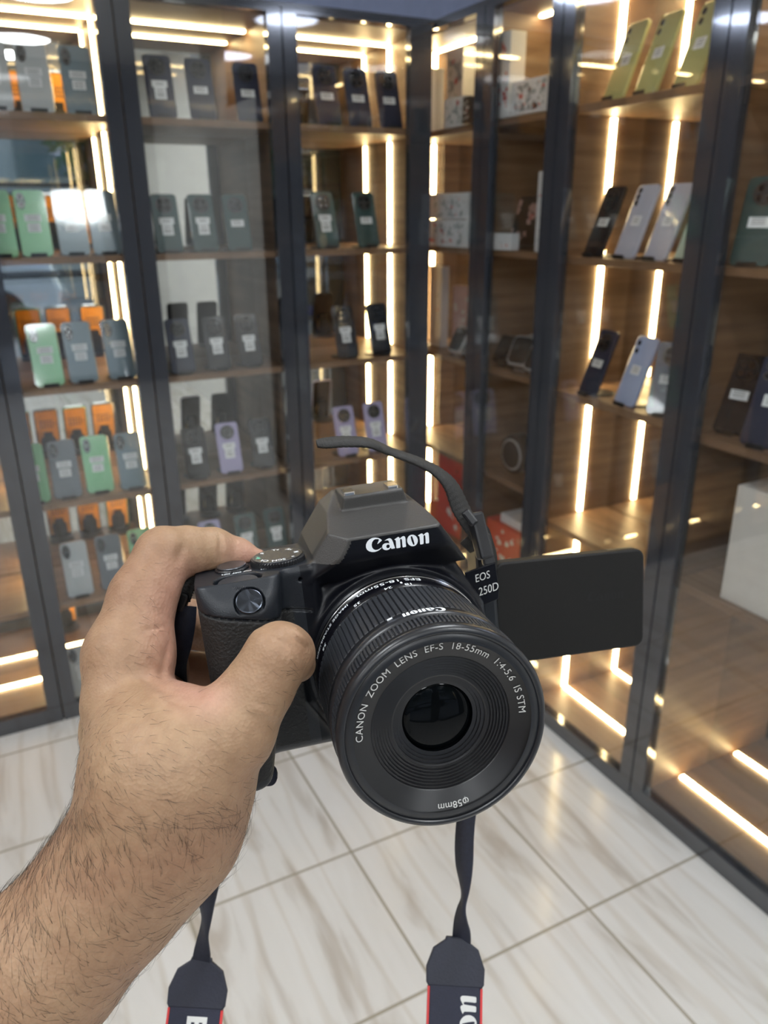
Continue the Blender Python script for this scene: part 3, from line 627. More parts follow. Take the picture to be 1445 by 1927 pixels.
BV, BQ = surface_net(body_sdf, (-75, -40, -48), (50, 64, 22), .62)
cen = BV[BQ].mean(1); ysm = 34.6-.24*(cen[:, 0]+72)
e1 = BV[BQ[:, 1]]-BV[BQ[:, 0]]; e2 = BV[BQ[:, 2]]-BV[BQ[:, 0]]; nr = np.cross(e1, e2); nr /= np.linalg.norm(nr, axis=1)[:, None]+1e-12
isleather = (cen[:, 1] < ysm-.1) & (cen[:, 0] < -38) & (cen[:, 1] > -31.5)
topcov = (cen[:, 1] > 42.3) & (np.abs(cen[:, 0]) < 34) & (cen[:, 2] > -40) & ((.98*cen[:, 1]+.20*cen[:, 2] > 51.0) | ((-.62*cen[:, 0]+.40*cen[:, 1]+.675*cen[:, 2] > 34.2) & (cen[:, 0] < -12)) | ((cen[:, 1] > 44) & (cen[:, 2] < -4)))
isfront = (~isleather) & (~topcov) & (cen[:, 0] > -34) & (cen[:, 0] < 35) & (cen[:, 2] > -5.5) & (nr[:, 2] > .2)
rest = ~(isleather | topcov | isfront)
slr = thing('digital_camera', 'black digital SLR camera held up in the hand, lens facing the viewer', 'camera')
slr.matrix_world = CAMM
shell = link('shell', np_mesh(*submesh(BV, BQ, rest)), M['shell'], slr)
link('grip_leather', np_mesh(*submesh(BV, BQ, isleather)), M['leather'], slr)
link('flash_cover', np_mesh(*submesh(BV, BQ, topcov)), M['cover'], slr)
link('front_panel', np_mesh(*submesh(BV, BQ, isfront)), M['shellg'], slr)

def frame_at(p, n, up=(0, 1, 0)):
    n = Vector(n).normalized(); x = Vector(up).cross(n).normalized(); y = n.cross(x)
    return Matrix(((x.x, y.x, n.x, p[0]), (x.y, y.y, n.y, p[1]), (x.z, y.z, n.z, p[2]), (0, 0, 0, 1)))
def placed(o, m): o.matrix_local = m; return o
def flat_text(name, s, size, p, n, m, parent, up=(0, 1, 0), bold=0., align='CENTER', sx=1., spacing=1., lift=.12):
    v, f = text_geo(s, size, bold, align, spacing); v = [(x*sx, y, lift) for x, y, z in v]
    return placed(link(name, pymesh(v, f), m, parent), frame_at(p, n, up))

# "Canon" wordmark outlines (width 1150 units)
GL = {
 'C': [[(432,270),(400,245),(360,228),(310,222),(255,228),(205,252),(168,292),(147,345),(150,395),(172,435),(210,462),(260,476),(310,475),(360,460),(400,435),(428,408),(438,395),(425,399),(395,420),(360,437),(320,440),(285,425),(260,395),(248,350),(255,305),(275,270),(305,250),(345,248),(378,255),(366,290),(347,340),(390,308)]],
 'a': [[(470,283),(510,252),(555,232),(590,240),(612,265),(635,310),(655,365),(677,411),(612,424),(594,398),(570,430),(530,445),(485,440),(450,415),(438,380),(450,345),(485,322),(530,318),(566,325),(555,290),(540,272),(512,272)], [(545+32*math.cos(a*.5236), 376+34*math.sin(a*.5236)) for a in range(12)]],
 'n': [[(648,258),(690,228),(718,210),(740,222),(748,240),(790,205),(815,196),(840,205),(855,245),(862,320),(876,385),(810,398),(800,330),(790,268),(775,240),(755,255),(765,330),(773,402),(698,415),(690,350),(680,280),(668,262)]],
 'o': [[(983+98*math.cos(a*.2618)+10*math.sin(a*.2618), 275+103*math.sin(a*.2618)) for a in range(24)], [(945,215),(955,197),(972,202),(1000,265),(1024,330),(1022,350),(1005,352),(985,320),(960,265)]],
 'm': [[(1072,190),(1115,160),(1145,147),(1165,160),(1172,180),(1215,140),(1245,130),(1268,145),(1280,200),(1287,260),(1294,322),(1230,332),(1222,260),(1212,195),(1200,178),(1180,186),(1185,250),(1193,337),(1128,348),(1120,280),(1105,205),(1090,195)]]}
def wordmark_geo(width):
    """flat wordmark centred on the origin: returns verts, faces"""
    k = width/1150.; V = []; Fc = []
    for loops in GL.values():
        cu = bpy.data.curves.new('g', 'CURVE'); cu.dimensions = '2D'; cu.fill_mode = 'BOTH'
        for lp in loops:
            P = []
            for x, y in lp:
                vv = 475-.158*(x-285)-y; P.append(((x-145+.17*vv-590)*k, (vv-110)*k))
            Q = []
            for i in range(len(P)):
                a = P[i]; b = P[(i+1) % len(P)]; Q += [(a[0]*.85+b[0]*.15, a[1]*.85+b[1]*.15), (a[0]*.15+b[0]*.85, a[1]*.15+b[1]*.85)]
            sp = cu.splines.new('POLY'); sp.points.add(len(Q)-1); sp.use_cyclic_u = True
            for i, q in enumerate(Q): sp.points[i].co = (q[0], q[1], 0, 1)
        o = bpy.data.objects.new('g', cu); COL.objects.link(o); bpy.context.view_layer.update()
        me = bpy.data.meshes.new_from_object(o.evaluated_get(bpy.context.evaluated_depsgraph_get())); b = len(V)
        V += [tuple(p.co) for p in me.vertices]; Fc += [tuple(b+i for i in p.vertices) for p in me.polygons]
        bpy.data.objects.remove(o); bpy.data.curves.remove(cu); bpy.data.meshes.remove(me)
    return V, Fc
LV, LF_ = wordmark_geo(24.2)
def wordmark(name, width, p, n, up, m, parent, lift=.15):
    s = width/24.2; return placed(link(name, pymesh([(x*s, y*s, lift) for x, y, z in LV], LF_), m, parent), frame_at(p, n, up))
fp = slr
wordmark('maker_name', 24.2, (2.6, 47.2, 8.15), (.0, .0, 1), (0, 1, 0), M['print'], slr, .1)

# hot shoe rails
for x, w in ((-9.2, 4.2), (8.2, 4.2)):
    link('shoe_rail', bm_mesh(slab([(x-w/2, 60.2), (x+w/2, 60.2), (x+w/2, 62.9), (x-w/2, 62.9)], -25.5, -16.8, axis='z', bev=.4)), M['chrome'], slr)
# mode dial
def knurl(r, h, n, amp, bev=.5):
    V = []; F = []; N = n*2
    for z, rr in ((0, r), (h-bev, r), (h, r-bev)):
        for i in range(N):
            a = 2*math.pi*i/N; q = rr-(amp if i % 2 and rr == r else 0); V.append((q*math.cos(a), q*math.sin(a), z))
    for k in range(2):
        for i in range(N): j = (i+1) % N; F.append((k*N+i, k*N+j, (k+1)*N+j, (k+1)*N+i))
    F.append(tuple(range(2*N, 3*N))); return V, F
UPY = frame_at((0, 0, 0), (0, 1, 0), (0, 0, -1))
def yframe(x, y, z, tilt=0): return Matrix.Translation((x, y, z)) @ Matrix.Rotation(R_(tilt), 4, 'X') @ UPY
md = placed(link('mode_dial', pymesh(*knurl(10.4, 3.0, 56, .5)), M['black'], slr), yframe(-40.5, 41.0, -10.5))
placed(link('dial_face', bm_mesh(slab(disc_pts(9.5, 48), 3.0, 3.35, axis='z', bev=.2)), M['brushed'], md), Matrix.Identity(4))
bm = bmesh.new()
for i, s in enumerate(('M', 'Av', 'Tv', 'P', 'A+', 'CA', 'SCN', '*')):
    a = 2*math.pi*i/8; v, f = text_geo(s, 2.7, .04)
    vs = [bm.verts.new((7.2*math.cos(a)+x*math.sin(a)+y*math.cos(a), 7.2*math.sin(a)-x*math.cos(a)+y*math.sin(a), 3.4)) for x, y, z in v]
    for q in f:
        try: fc = bm.faces.new([vs[t] for t in q]); fc.material_index = 1 if s == 'A+' else 0
        except ValueError: pass
link('dial_symbols', bm_mesh(bm), [M['print'], mat('green_print', (.10, .55, .40), .4)], md)
# power switch lever ring, command wheel, shutter button
pw = placed(link('power_switch', pymesh(*knurl(6.3, 1.6, 30, .1)), M['black'], slr), yframe(-57.9, 41.0, -11.0))
placed(link('switch_cap', bm_mesh(slab(disc_pts(5.5, 32), 1.6, 2.3, axis='z', bev=.35)), M['brushed'], pw), Matrix.Identity(4))
placed(link('command_wheel', pymesh(*knurl(7.6, 2.8, 60, .5, .6)), M['rubber'], slr), yframe(-56.3, 38.8, 5.2))
bn = Vector((0, .70, .714)); bp = Vector((-53.4, 37.0, 16.0)); bp = bp - bn*(bp.dot(bn)-37.6)
sb = placed(link('shutter_button', bm_mesh(slab(disc_pts(4.75, 40), -1.2, .1, axis='z', bev=.5)), M['turned'], slr), frame_at(bp, bn))
V = []; F = []
for i in range(40):
    a0 = 2*math.pi*i/40; a1 = 2*math.pi*(i+1)/40; z = .14+.0*i
    t = .5*math.sin(4*a0); k = len(V); V += [(0, 0, .35), (4.3*math.cos(a0), 4.3*math.sin(a0), .16+t*.5), (4.3*math.cos(a1), 4.3*math.sin(a1), .16+.25*math.sin(4*a1))]; F.append((k, k+1, k+2))
link('button_face', pymesh(V, F, True), M['turned'], sb)
flat_text('switch_text', 'OFF ON', 2.0, (-58.2, 42.0, -3.6), (0, 1, 0), M['print'], slr, up=(0, 0, 1), bold=.03, lift=.1)
flat_text('iso_text', 'ISO', 1.9, (-46.2, 42.1, -2.4), (0, 1, 0), M['print'], slr, up=(0, 0, 1), bold=.03, lift=.1)
flat_text('disp_text', 'DISP', 1.5, (-52.4, 42.0, -3.9), (0, 1, 0), M['printdim'], slr, up=(0, 0, 1), bold=.03, lift=.05)
boxes('index_mark', [((-29.6, 40.7, -19.2), (-26.8, 41.0, -18.7))], M['print'], slr)
for (x, y) in ((20.3, 30.5), (-18.0, 32.0)):
    sc = link('screw', bm_mesh(slab(disc_pts(1.7, 20, x, y), -.9, -.2, axis='z', bev=.2)), M['black'], slr)
    boxes('screw_slot', [((x-1, y-.18, -.22), (x+1, y+.18, -.12)), ((x-.18, y-1, -.22), (x+.18, y+1, -.12))], M['shellg'], sc)
# model badge on the right shoulder
bg = link('model_badge', bm_mesh(slab([(30.6, 26.6), (43.6, 28.6), (44.4, 17), (43.8, 13.2), (36.8, 11.5), (33.6, 13.5)], -5.2, -4.2, axis='z', bev=.3)), M['barrelgloss'], slr)
for s, z, y in (('EOS', 4.6, 23.2), ('250D', 4.9, 17.4)):
    v, f = text_geo(s, z, -.02, 'LEFT'); link('badge_text', pymesh([(34.6+(23.2-y)*.18+a*.78, y+b+a*.12, -4.1) for a, b, c in v], f), M['printdim'], bg)

# ---- lens
lens = tag(link('lens', pymesh(*lathe([(30, -1), (34.2, 1.5), (34.3, 5.6), (33.2, 6.0), (33.2, 62), (29, 62)], 128), smooth=True), M['barrel'], slr))
link('gloss_ring', pymesh(*lathe([(33.2, 6.1), (33.9, 6.5), (33.9, 19.8), (33.2, 20.2)], 128), smooth=True), M['barrelgloss'], lens)
link('silver_line', pymesh(*lathe([(33.85, 7.9), (34.1, 8.1), (34.1, 8.5), (33.85, 8.7)], 128), smooth=True), M['chrome'], lens)
def ribbed(z0, z1, r, n, amp, duty=.62, sub=6):
    V = []; F = []; N = n*sub
    for z, k in ((z0, 0), (z0+.5, 1), (z1-.5, 1), (z1, 0)):
        for i in range(N):
            a = 2*math.pi*i/N; up = (i % sub) < duty*sub; q = r+(amp if (up and k) else 0); V.append((q*math.cos(a), q*math.sin(a), z))
    for k in range(3):
        for i in range(N): j = (i+1) % N; F.append((k*N+i, k*N+j, (k+1)*N+j, (k+1)*N+i))
    return V, F
link('zoom_ring', pymesh(*ribbed(20.4, 43.6, 33.3, 104, .85, .7)), M['rubber'], lens)
link('band', pymesh(*lathe([(33.3, 43.8), (34.3, 44.4), (34.5, 50.0), (33.7, 50.6)], 128), smooth=True), M['barrel'], lens)
link('focus_ring', pymesh(*ribbed(50.7, 57.6, 33.4, 150, .75, .55)), M['rubber'], lens)
link('front_barrel', pymesh(*lathe([(33.3, 57.7), (34.2, 58.0), (34.3, 60.6), (33.7, 61.9), (32.6, 62.5), (31.9, 62.3), (31.6, 61.5), (31.0, 61.1), (30.8, 60.6)], 160), smooth=True), M['barrel'], lens)
link('name_ring', pymesh(*lathe([(30.8, 60.6), (30.4, 60.2), (23.2, 58.9), (22.9, 58.6)], 128), smooth=True), M['inner'], lens)
st = []
r_, z_ = 22.9, 58.6
for i in range(7): st += [(r_, z_), (r_-.12, z_-.42), (r_-.95, z_-.22)]; r_ -= .95; z_ -= .32
st.append((r_, z_))
link('stepped_cone', pymesh(*lathe(st, 128)), M['inner'], lens)
link('retaining_ring', pymesh(*lathe([(r_, z_), (r_-.4, z_+.1), (r_-.9, z_-.1), (r_-1.0, z_-.7), (r_-2.0, z_-.8), (r_-2.1, z_-1.4), (r_-3.0, z_-1.5), (r_-3.1, z_-2.0), (r_-4.4, z_-2.2)], 96)), M['inner'], lens)
zd = z_-4.4
dome = [(12.2*math.sin(a), zd+2.4*math.cos(a)) for a in [i*math.pi/2/10 for i in range(10, -1, -1)]]
link('front_element', pymesh(*lathe([(12.8, zd+.3)]+dome, 64), smooth=True), M['glint'], lens)
def ring_text(name, s, size, r, zf, a_mid, m, bold=0., spacing=1., dirn=-1, flip=False):
    """text following the name ring; letters' tops point outward (or inward when flip)"""
    v, f = text_geo(s, size, bold, 'CENTER', spacing); out = []
    for x, y, z in v:
        rr = r+(y if not flip else -y); a = a_mid+(dirn*x/r if not flip else x/r); out.append((rr*math.cos(a), rr*math.sin(a), zf(rr)+.22))
    return link(name, pymesh(out, f), m, lens)
zn = lambda r: 58.9+(r-23.2)*1.3/7.2
ring_text('name_text', 'CANON  ZOOM  LENS  EF-S  18-55mm  1:4-5.6  IS STM', 3.3, 26.7, zn, R_(88.3), M['printdim'], 0, 1.09)
ring_text('diameter_text', '\u03c658mm', 3.2, 28.4, zn, R_(-88), M['printdim'], .03, 1.05)
def barrel_text(name, s, size, r, z, a_mid, m, bold=0., sx=1., geo=None):
    v, f = geo or text_geo(s, size, bold); out = []
    for x, y, q in v:
        a = a_mid+x*sx/r; out.append(((r+.12)*math.cos(a), (r+.12)*math.sin(a), z+y))
    return link(name, pymesh(out, f), m, lens)
barrel_text('band_name', '', 0, 34.4, 47.2, R_(88.8), M['print'], geo=([(x*.60, y*.66, 0) for x, y, z in LV], LF_))
barrel_text('range_text', 'EFS 18-55mm', 3.6, 33.9, 12.3, R_(96), M['print'], .02, 1.25)
barrel_text('stabilizer_text', 'IMAGE STABILIZER', 2.5, 33.9, 12.3, R_(144), M['print'], .02, 1.15)
for s, a in (('18', 85), ('24', 98), ('35', 119), ('55', 152)): barrel_text('zoom_number', s, 2.8, 33.9, 17.9, R_(a), M['print'], .03, 1.1)
boxes('index_mark', [((.4, 33.85, 14.8), (1.1, 34.05, 16.2))], M['print'], lens)
bx = boxes('focus_mark', [((-.9, 34.3, 44.6), (.9, 34.5, 45.6))], M['print'], lens); bx.rotation_euler = (0, 0, R_(17.6))

# ---- flip-out screen, in eye space
TLs, TRs, BRs = eye_pt(932, 1060, .349), eye_pt(1213, 1032, .372), eye_pt(1187, 1216, .376)
ux = Vector(TRs-TLs); wS = ux.length; ux.normalize(); uy = Vector(TRs-BRs); hS = uy.length; uy.normalize()
nz = ux.cross(uy).normalized(); uy = nz.cross(ux).normalized()
ce = Vector(TRs)-ux*wS/2-uy*hS/2
SM = VM @ Matrix(((ux.x, uy.x, nz.x, ce.x), (ux.y, uy.y, nz.y, ce.y), (ux.z, uy.z, nz.z, ce.z), (0, 0, 0, 1)))
scr = link('screen', bm_mesh(slab(rrect(wS, hS, .0045, 6), -.0075, 0, axis='z', bev=.0010)), M['black'].copy(), slr)
scr.data.materials[0] = mat('screen_back', (.006, .0055, .005), .55, spec=.3, bump=.15, bscale=2000, noise=.05, nscale=300)
scr.parent = slr; scr.matrix_parent_inverse = CAMM.inverted(); scr.matrix_world = SM
em = link('embossed_name', pymesh([(x*.00082+wS*.225, y*.00082+.003, .0001) for x, y, z in LV], LF_), mat('embossed', (.0005, .0005, .0005), .7, noise=.02), scr)
link('display', bm_mesh(slab(rrect(wS*.86, hS*.86, .002, 3), -.0080, -.0074, axis='z')), M['screen'], scr)
link('finger_notch', bm_mesh(slab([(wS*.27, -.0062), (wS*.45, -.0062), (wS*.45, -.0028), (wS*.27, -.0028)], hS/2-.0012, hS/2+.0001, axis='y')), M['shellg'], scr)
bpy.context.view_layer.update()
hg = link('screen_hinge', bm_mesh(slab([(43, -30), (51, -30), (51, 27), (43, 27)], -42, -26, axis='z', bev=2)), M['shell'], slr)
# strap lugs
for x, y, z in ((-70.5, 38, -18), (43, 37, -20)):
    v, f = lathe([(2.6+.6*math.cos(a*.785), .6*math.sin(a*.785)) for a in range(9)], 24)
    placed(link('strap_lug', pymesh(v, f, True), M['chrome'], slr), frame_at((x, y+2, z), (.25, 0, 1)))
# ------------------------------------------------------------------ neck strap: ribbons in eye space
M['web'] = mat('strap_webbing', (.020, .019, .018), .72, noise=.25, nscale=700, bump=.6, bscale=2500, stretch=(1, 1, 1))
M['webnavy'] = mat('strap_navy', (.016, .019, .036), .65, noise=.2, nscale=500, bump=.5, bscale=2500)
M['pad'] = mat('strap_pad', (.012, .014, .032), .65, noise=.1, nscale=500, bump=.3, bscale=1500)
M['padend'] = mat('strap_pad_end', (.013, .015, .028), .6, noise=.1, nscale=300, bump=.3, bscale=900)
M['redtrim'] = mat('red_trim', (.55, .03, .03), .5, noise=.1)
def spline(P, n):
    P = [np.array(p, float) for p in P]; out = []
    for i in range(len(P)-1):
        p0 = P[max(i-1, 0)]; p1 = P[i]; p2 = P[i+1]; p3 = P[min(i+2, len(P)-1)]
        for k in range(n):
            t = k/n; out.append(.5*((2*p1)+(-p0+p2)*t+(2*p0-5*p1+4*p2-p3)*t*t+(-p0+3*p1-3*p2+p3)*t**3))
    out.append(P[-1]); return out
def ribbon(name, pts, m, parent, th=.0011, n=8, ripple=0.):
    """pts: (px, py, depth, width mm, twist degrees)"""
    Q = spline(pts, n); C = [Vector(eye_pt(q[0], q[1], q[2])) for q in Q]; V = []; F = []
    for i, q in enumerate(Q):
        T = (C[min(i+1, len(C)-1)]-C[max(i-1, 0)]).normalized(); v = (-C[i]).normalized(); n1 = (v-T*v.dot(T)).normalized()
        n1 = Matrix.Rotation(R_(q[4]), 3, T) @ n1; w = T.cross(n1).normalized()*(q[3]*.0005)*(1+ripple*math.sin(i*2.1)); h = n1*th/2
        V += [C[i]-w-h, C[i]+w-h, C[i]+w+h, C[i]-w+h]
    for i in range(len(Q)-1):
        for k in range(4): a = i*4+k; b = i*4+(k+1) % 4; F.append((a, b, b+4, a+4))
    F += [(3, 2, 1, 0), tuple(len(V)-4+k for k in range(4))]
    return link(name, pymesh([W3(v) for v in V], F, True), m, parent)
strap = thing('neck_strap', 'dark webbing neck strap with navy pads hanging below the black camera', 'strap')
# loose tail sweeping up from the right lug, over to the left
ribbon('loose_tail', [(897, 1012, .318, 5, 20), (885, 990, .318, 6.5, 30), (866, 955, .318, 8.5, 40), (848, 915, .316, 8, 50), (822, 888, .314, 6.5, 58), (785, 868, .312, 6, 62), (735, 850, .310, 5.6, 64), (695, 834, .306, 6, 60), (650, 831, .303, 6.2, 55), (612, 834, .300, 5.2, 50), (596, 835, .299, 3.2, 48)], M['web'], strap, .0012, 12, .04)
def slider(name, px, py, dep, w, h, t, rot, m, parent, roty=0):
    bm = slab(rrect(w, h, min(w, h)*.22, 4), -t/2, t/2, axis='z', bev=t*.22)
    o = link(name, bm_mesh(bm), m, parent); o.matrix_world = VM @ Matrix.Translation(Vector(eye_pt(px, py, dep))) @ Matrix.Rotation(R_(rot), 4, 'Z') @ Matrix.Rotation(R_(roty), 4, 'Y'); return o
slider('slider', 903, 1008, .313, .0062, .0190, .005, 14, M['black'], strap, 25)
slider('slider_bar', 884, 974, .311, .0068, .0036, .004, -52, M['black'], strap)
slider('keeper', 915, 1034, .316, .0050, .0130, .004, 10, M['black'], strap)
ribbon('lug_webbing', [(876, 1030, .326, 6, 20), (893, 1018, .322, 7, 10), (903, 1000, .3165, 7, 5), (912, 1020, .324, 7, 0), (920, 1052, .33, 7, 0), (918, 1075, .335, 7, 0)], M['web'], strap, .0014, 8)
# left lug: braided loop, slider and the two ends beside the grip
ribbon('braided_loop', [(380, 1108, .301, 5, 0), (386, 1090, .300, 6, 20), (372, 1082, .299, 7, 30), (356, 1092, .298, 7, 20), (346, 1110, .297, 7, 10), (340, 1128, .297, 7, 0)], M['web'], strap, .0024, 10, .10)
slider('slider', 336, 1130, .297, .0072, .0078, .0045, -22, M['black'], strap)
ribbon('strap_end', [(352, 1140, .296, 7, 10), (348, 1170, .296, 8, 0), (340, 1210, .298, 8.5, 0), (334, 1250, .302, 7, 0), (338, 1290, .308, 6, 0)], M['webnavy'], strap, .0012, 8)
ribbon('strap_end', [(332, 1142, .302, 7, 5), (328, 1180, .306, 6, 0), (327, 1240, .312, 6, 0), (345, 1300, .32, 6, 0)], M['web'], strap, .0012, 8)
# small loop end peeping out below the grip
ribbon('strap_end', [(470, 1440, .312, 7, 0), (488, 1455, .311, 8, 0), (502, 1459, .31, 8.2, 0), (513, 1459, .31, 7.6, 0), (519, 1459, .31, 5.4, 0), (522, 1459, .31, 2.0, 0)], M['webnavy'], strap, .0014, 8)
# webbing falling below the hand (left) and below the lens (right)
ribbon('webbing', [(345, 1300, .345, 9, 0), (400, 1480, .36, 9, 0), (400, 1600, .372, 9, 0), (394, 1655, .378, 10, 15), (388, 1700, .382, 10, 45), (386, 1740, .386, 10, 72), (384, 1765, .390, 9, 58), (380, 1798, .395, 9, 20), (377, 1822, .400, 9.5, 0)], M['webnavy'], strap, .0012, 10)
ribbon('webbing', [(925, 1090, .355, 8, 0), (915, 1300, .36, 9, 0), (885, 1480, .37, 9, 0), (875, 1560, .376, 9, 10), (873, 1620, .382, 9.6, 30), (873, 1665, .386, 9.6, 62), (872, 1695, .388, 9.6, 80), (870, 1720, .390, 9.6, 62), (869, 1750, .396, 9.6, 28), (868, 1782, .402, 9.6, 8)], M['webnavy'], strap, .0012, 10)
def pad(px0, py0, ang, dep, label_s, side):
    """stiff end cap and padded band; local y runs along the strap towards the lug"""
    base = Vector(eye_pt(px0, py0, dep)); tiltb = Matrix.Rotation(R_(-20), 4, 'X')
    A = VM @ Matrix.Translation(base) @ Matrix.Rotation(R_(ang), 4, 'Z') @ tiltb
    cap = [(-.0135, -.0105), (.0135, -.0105), (.0145, -.009), (.0148, -.002), (.0115, .0065), (.0055, .0105), (.005, .012), (-.005, .012), (-.0055, .0105), (-.0115, .0065), (-.0148, -.002), (-.0145, -.009)]
    o = link('pad_end', bm_mesh(slab(cap, -.0016, .0016, axis='z', bev=.0008)), M['padend'], strap); o.matrix_world = A
    p = link('pad', bm_mesh(slab([(-.0128, -.17), (.0128, -.17), (.0128, -.009), (-.0128, -.009)], -.0013, .0013, axis='z', bev=.0006)), M['pad'], strap); p.matrix_world = A
    q = boxes('red_piping', [((-.0138, -.17, -.0011), (-.0127, -.0107, .0011)), ((.0127, -.17, -.0011), (.0138, -.0107, .0011))], M['redtrim'], p)
    if label_s == 'logo':
        g = [(-y*.0019+.006, x*.0019-.0365, .0015) for x, y, z in LV]
        link('strap_lettering', pymesh(g, LF_), M['printdim'], p)
    else:
        v, f = text_geo('EOS', .0125, .0005); link('strap_lettering', pymesh([(y*1.05+.001, -x*1.1-.0255, .0015) for x, y, z in v], f), M['printdim'], p)
pad(857, 1812, -3.5, .396, 'logo', 1)
pad(374, 1852, -3.5, .394, 'EOS', -1)

# ------------------------------------------------------------------ hand and forearm, eye space (metres)
def body_local(X, Y, Z):
    """eye-space metres -> camera-body millimetres"""
    a = X*1000-PT3[0]; b = Y*1000-PT3[1]; c = Z*1000-PT3[2]
    return PR[0, 0]*a+PR[1, 0]*b+PR[2, 0]*c, PR[0, 1]*a+PR[1, 1]*b+PR[2, 1]*c, PR[0, 2]*a+PR[1, 2]*b+PR[2, 2]*c
def hp(px, py, dep, rpx): return (eye_pt(px, py, dep), rpx*dep/VF)
ARM = [hp(-190, 2110, .235, 172), hp(-60, 1970, .240, 152), hp(86, 1812, .246, 139), hp(212, 1668, .251, 132), hp(303, 1548, .254, 144), hp(318, 1450, .254, 150)]
PALM = [hp(318, 1450, .254, 150), hp(236, 1325, .268, 76), hp(243, 1235, .276, 82), hp(268, 1125, .284, 60), hp(309, 1046, .292, 55)]
IDX = [hp(309, 1046, .292, 55), hp(350, 1038, .298, 47), hp(400, 1035, .303, 41), hp(447, 1044, .307, 31), hp(482, 1052, .308, 20)]
THB = [hp(330, 1440, .254, 138), hp(432, 1372, .250, 84), hp(486, 1294, .251, 62), hp(520, 1232, .2515, 55), hp(530, 1222, .253, 49)]
THT = [hp(500, 1290, .256, 50), hp(548, 1232, .2565, 41), hp(560, 1250, .264, 34)]
HEEL = [hp(318, 1450, .262, 148), hp(262, 1370, .300, 100), hp(262, 1250, .322, 84), hp(272, 1180, .330, 66)]
MID = [hp(268, 1170, .322, 64), hp(325, 1170, .345, 48), hp(430, 1185, .350, 45), hp(520, 1195, .352, 40)]
RING = [hp(250, 1270, .335, 72), hp(325, 1270, .352, 48), hp(430, 1280, .356, 45), hp(510, 1285, .358, 40)]
PNK = [hp(270, 1370, .335, 70), hp(350, 1365, .352, 45), hp(430, 1370, .356, 40), hp(490, 1372, .358, 36)]
def chain(X, Y, Z, ch, k):
    d = None
    for (a, ra), (b, rb) in zip(ch[:-1], ch[1:]):
        q = rcone(X, Y, Z, a, b, ra, rb); d = q if d is None else smin(d, q, k)
    return d
_cr = rng.normal(size=(6, 3))
def hand_sdf(X, Y, Z, cut=True):
    d = chain(X, Y, Z, ARM, .010)
    d = smin(d, chain(X, Y, Z, PALM, .004), .009)
    d = smin(d, chain(X, Y, Z, HEEL, .006), .007)
    d = smin(d, chain(X, Y, Z, THB, .0045), .0055)
    d = smin(d, chain(X, Y, Z, THT, .003), .0035)
    d = smin(d, chain(X, Y, Z, IDX, .0022), .0018)
    for c in (MID, RING, PNK): d = smin(d, chain(X, Y, Z, c, .003), .003)
    # tendon / web ridge and thumb joint creases
    px = X/-Z*VF+722.5; py = -Y/-Z*VF+963.5
    def crease(x0, y0, x1, y1, w, dp):
        ex, ey = x1-x0, y1-y0; t = np.clip(((px-x0)*ex+(py-y0)*ey)/(ex*ex+ey*ey), 0, 1)
        q = ((px-x0-ex*t)**2+(py-y0-ey*t)**2)/(w*w); return dp*np.exp(-q)*(np.sin(np.pi*np.clip(t, .02, .98)))
    vis = (Z > -.315)
    for a in ((500, 1192, 562, 1226, 4.5, .0008), (532, 1182, 582, 1222, 4, .0007), (512, 1204, 548, 1238, 4, .0006), (470, 1330, 530, 1352, 7, -.0008), (548, 1180, 586, 1215, 9, -.0012), (412, 1000, 418, 1068, 5, .0010), (330, 1066, 346, 1020, 9, .0010),
              (262, 1188, 318, 1176, 5, .0007), (255, 1270, 330, 1312, 7, .0009), (300, 1312, 352, 1330, 5, .0006), (318, 1200, 300, 1290, 7, .0008)):
        d = d+crease(*a)*vis
    if cut:
        x, y, z = body_local(X, Y, Z); near = (x > -80) & (x < 55) & (y > -45) & (y < 70) & (z > -55) & (z < 30)
        if near.any():
            b = np.full(X.shape, 1.); b[near] = body_sdf(x[near], y[near], z[near])*.001
            d = np.maximum(d, -(b-.0002))
            r2 = np.sqrt(x*x+y*y); ln = np.maximum(r2-35.2, np.abs(z-31)-31)*.001; d = np.maximum(d, -ln)
    return d
lo = np.min([p-r for ch in (ARM, PALM, IDX, THB, HEEL, MID, RING, PNK) for p, r in ch], 0)-.004
hi = np.max([p+r for ch in (ARM, PALM, IDX, THB, HEEL, MID, RING, PNK) for p, r in ch], 0)+.004
lo[0] = max(lo[0], -.185); lo[1] = max(lo[1], -.215)
HV, HQ = surface_net(hand_sdf, lo, hi, .00095)
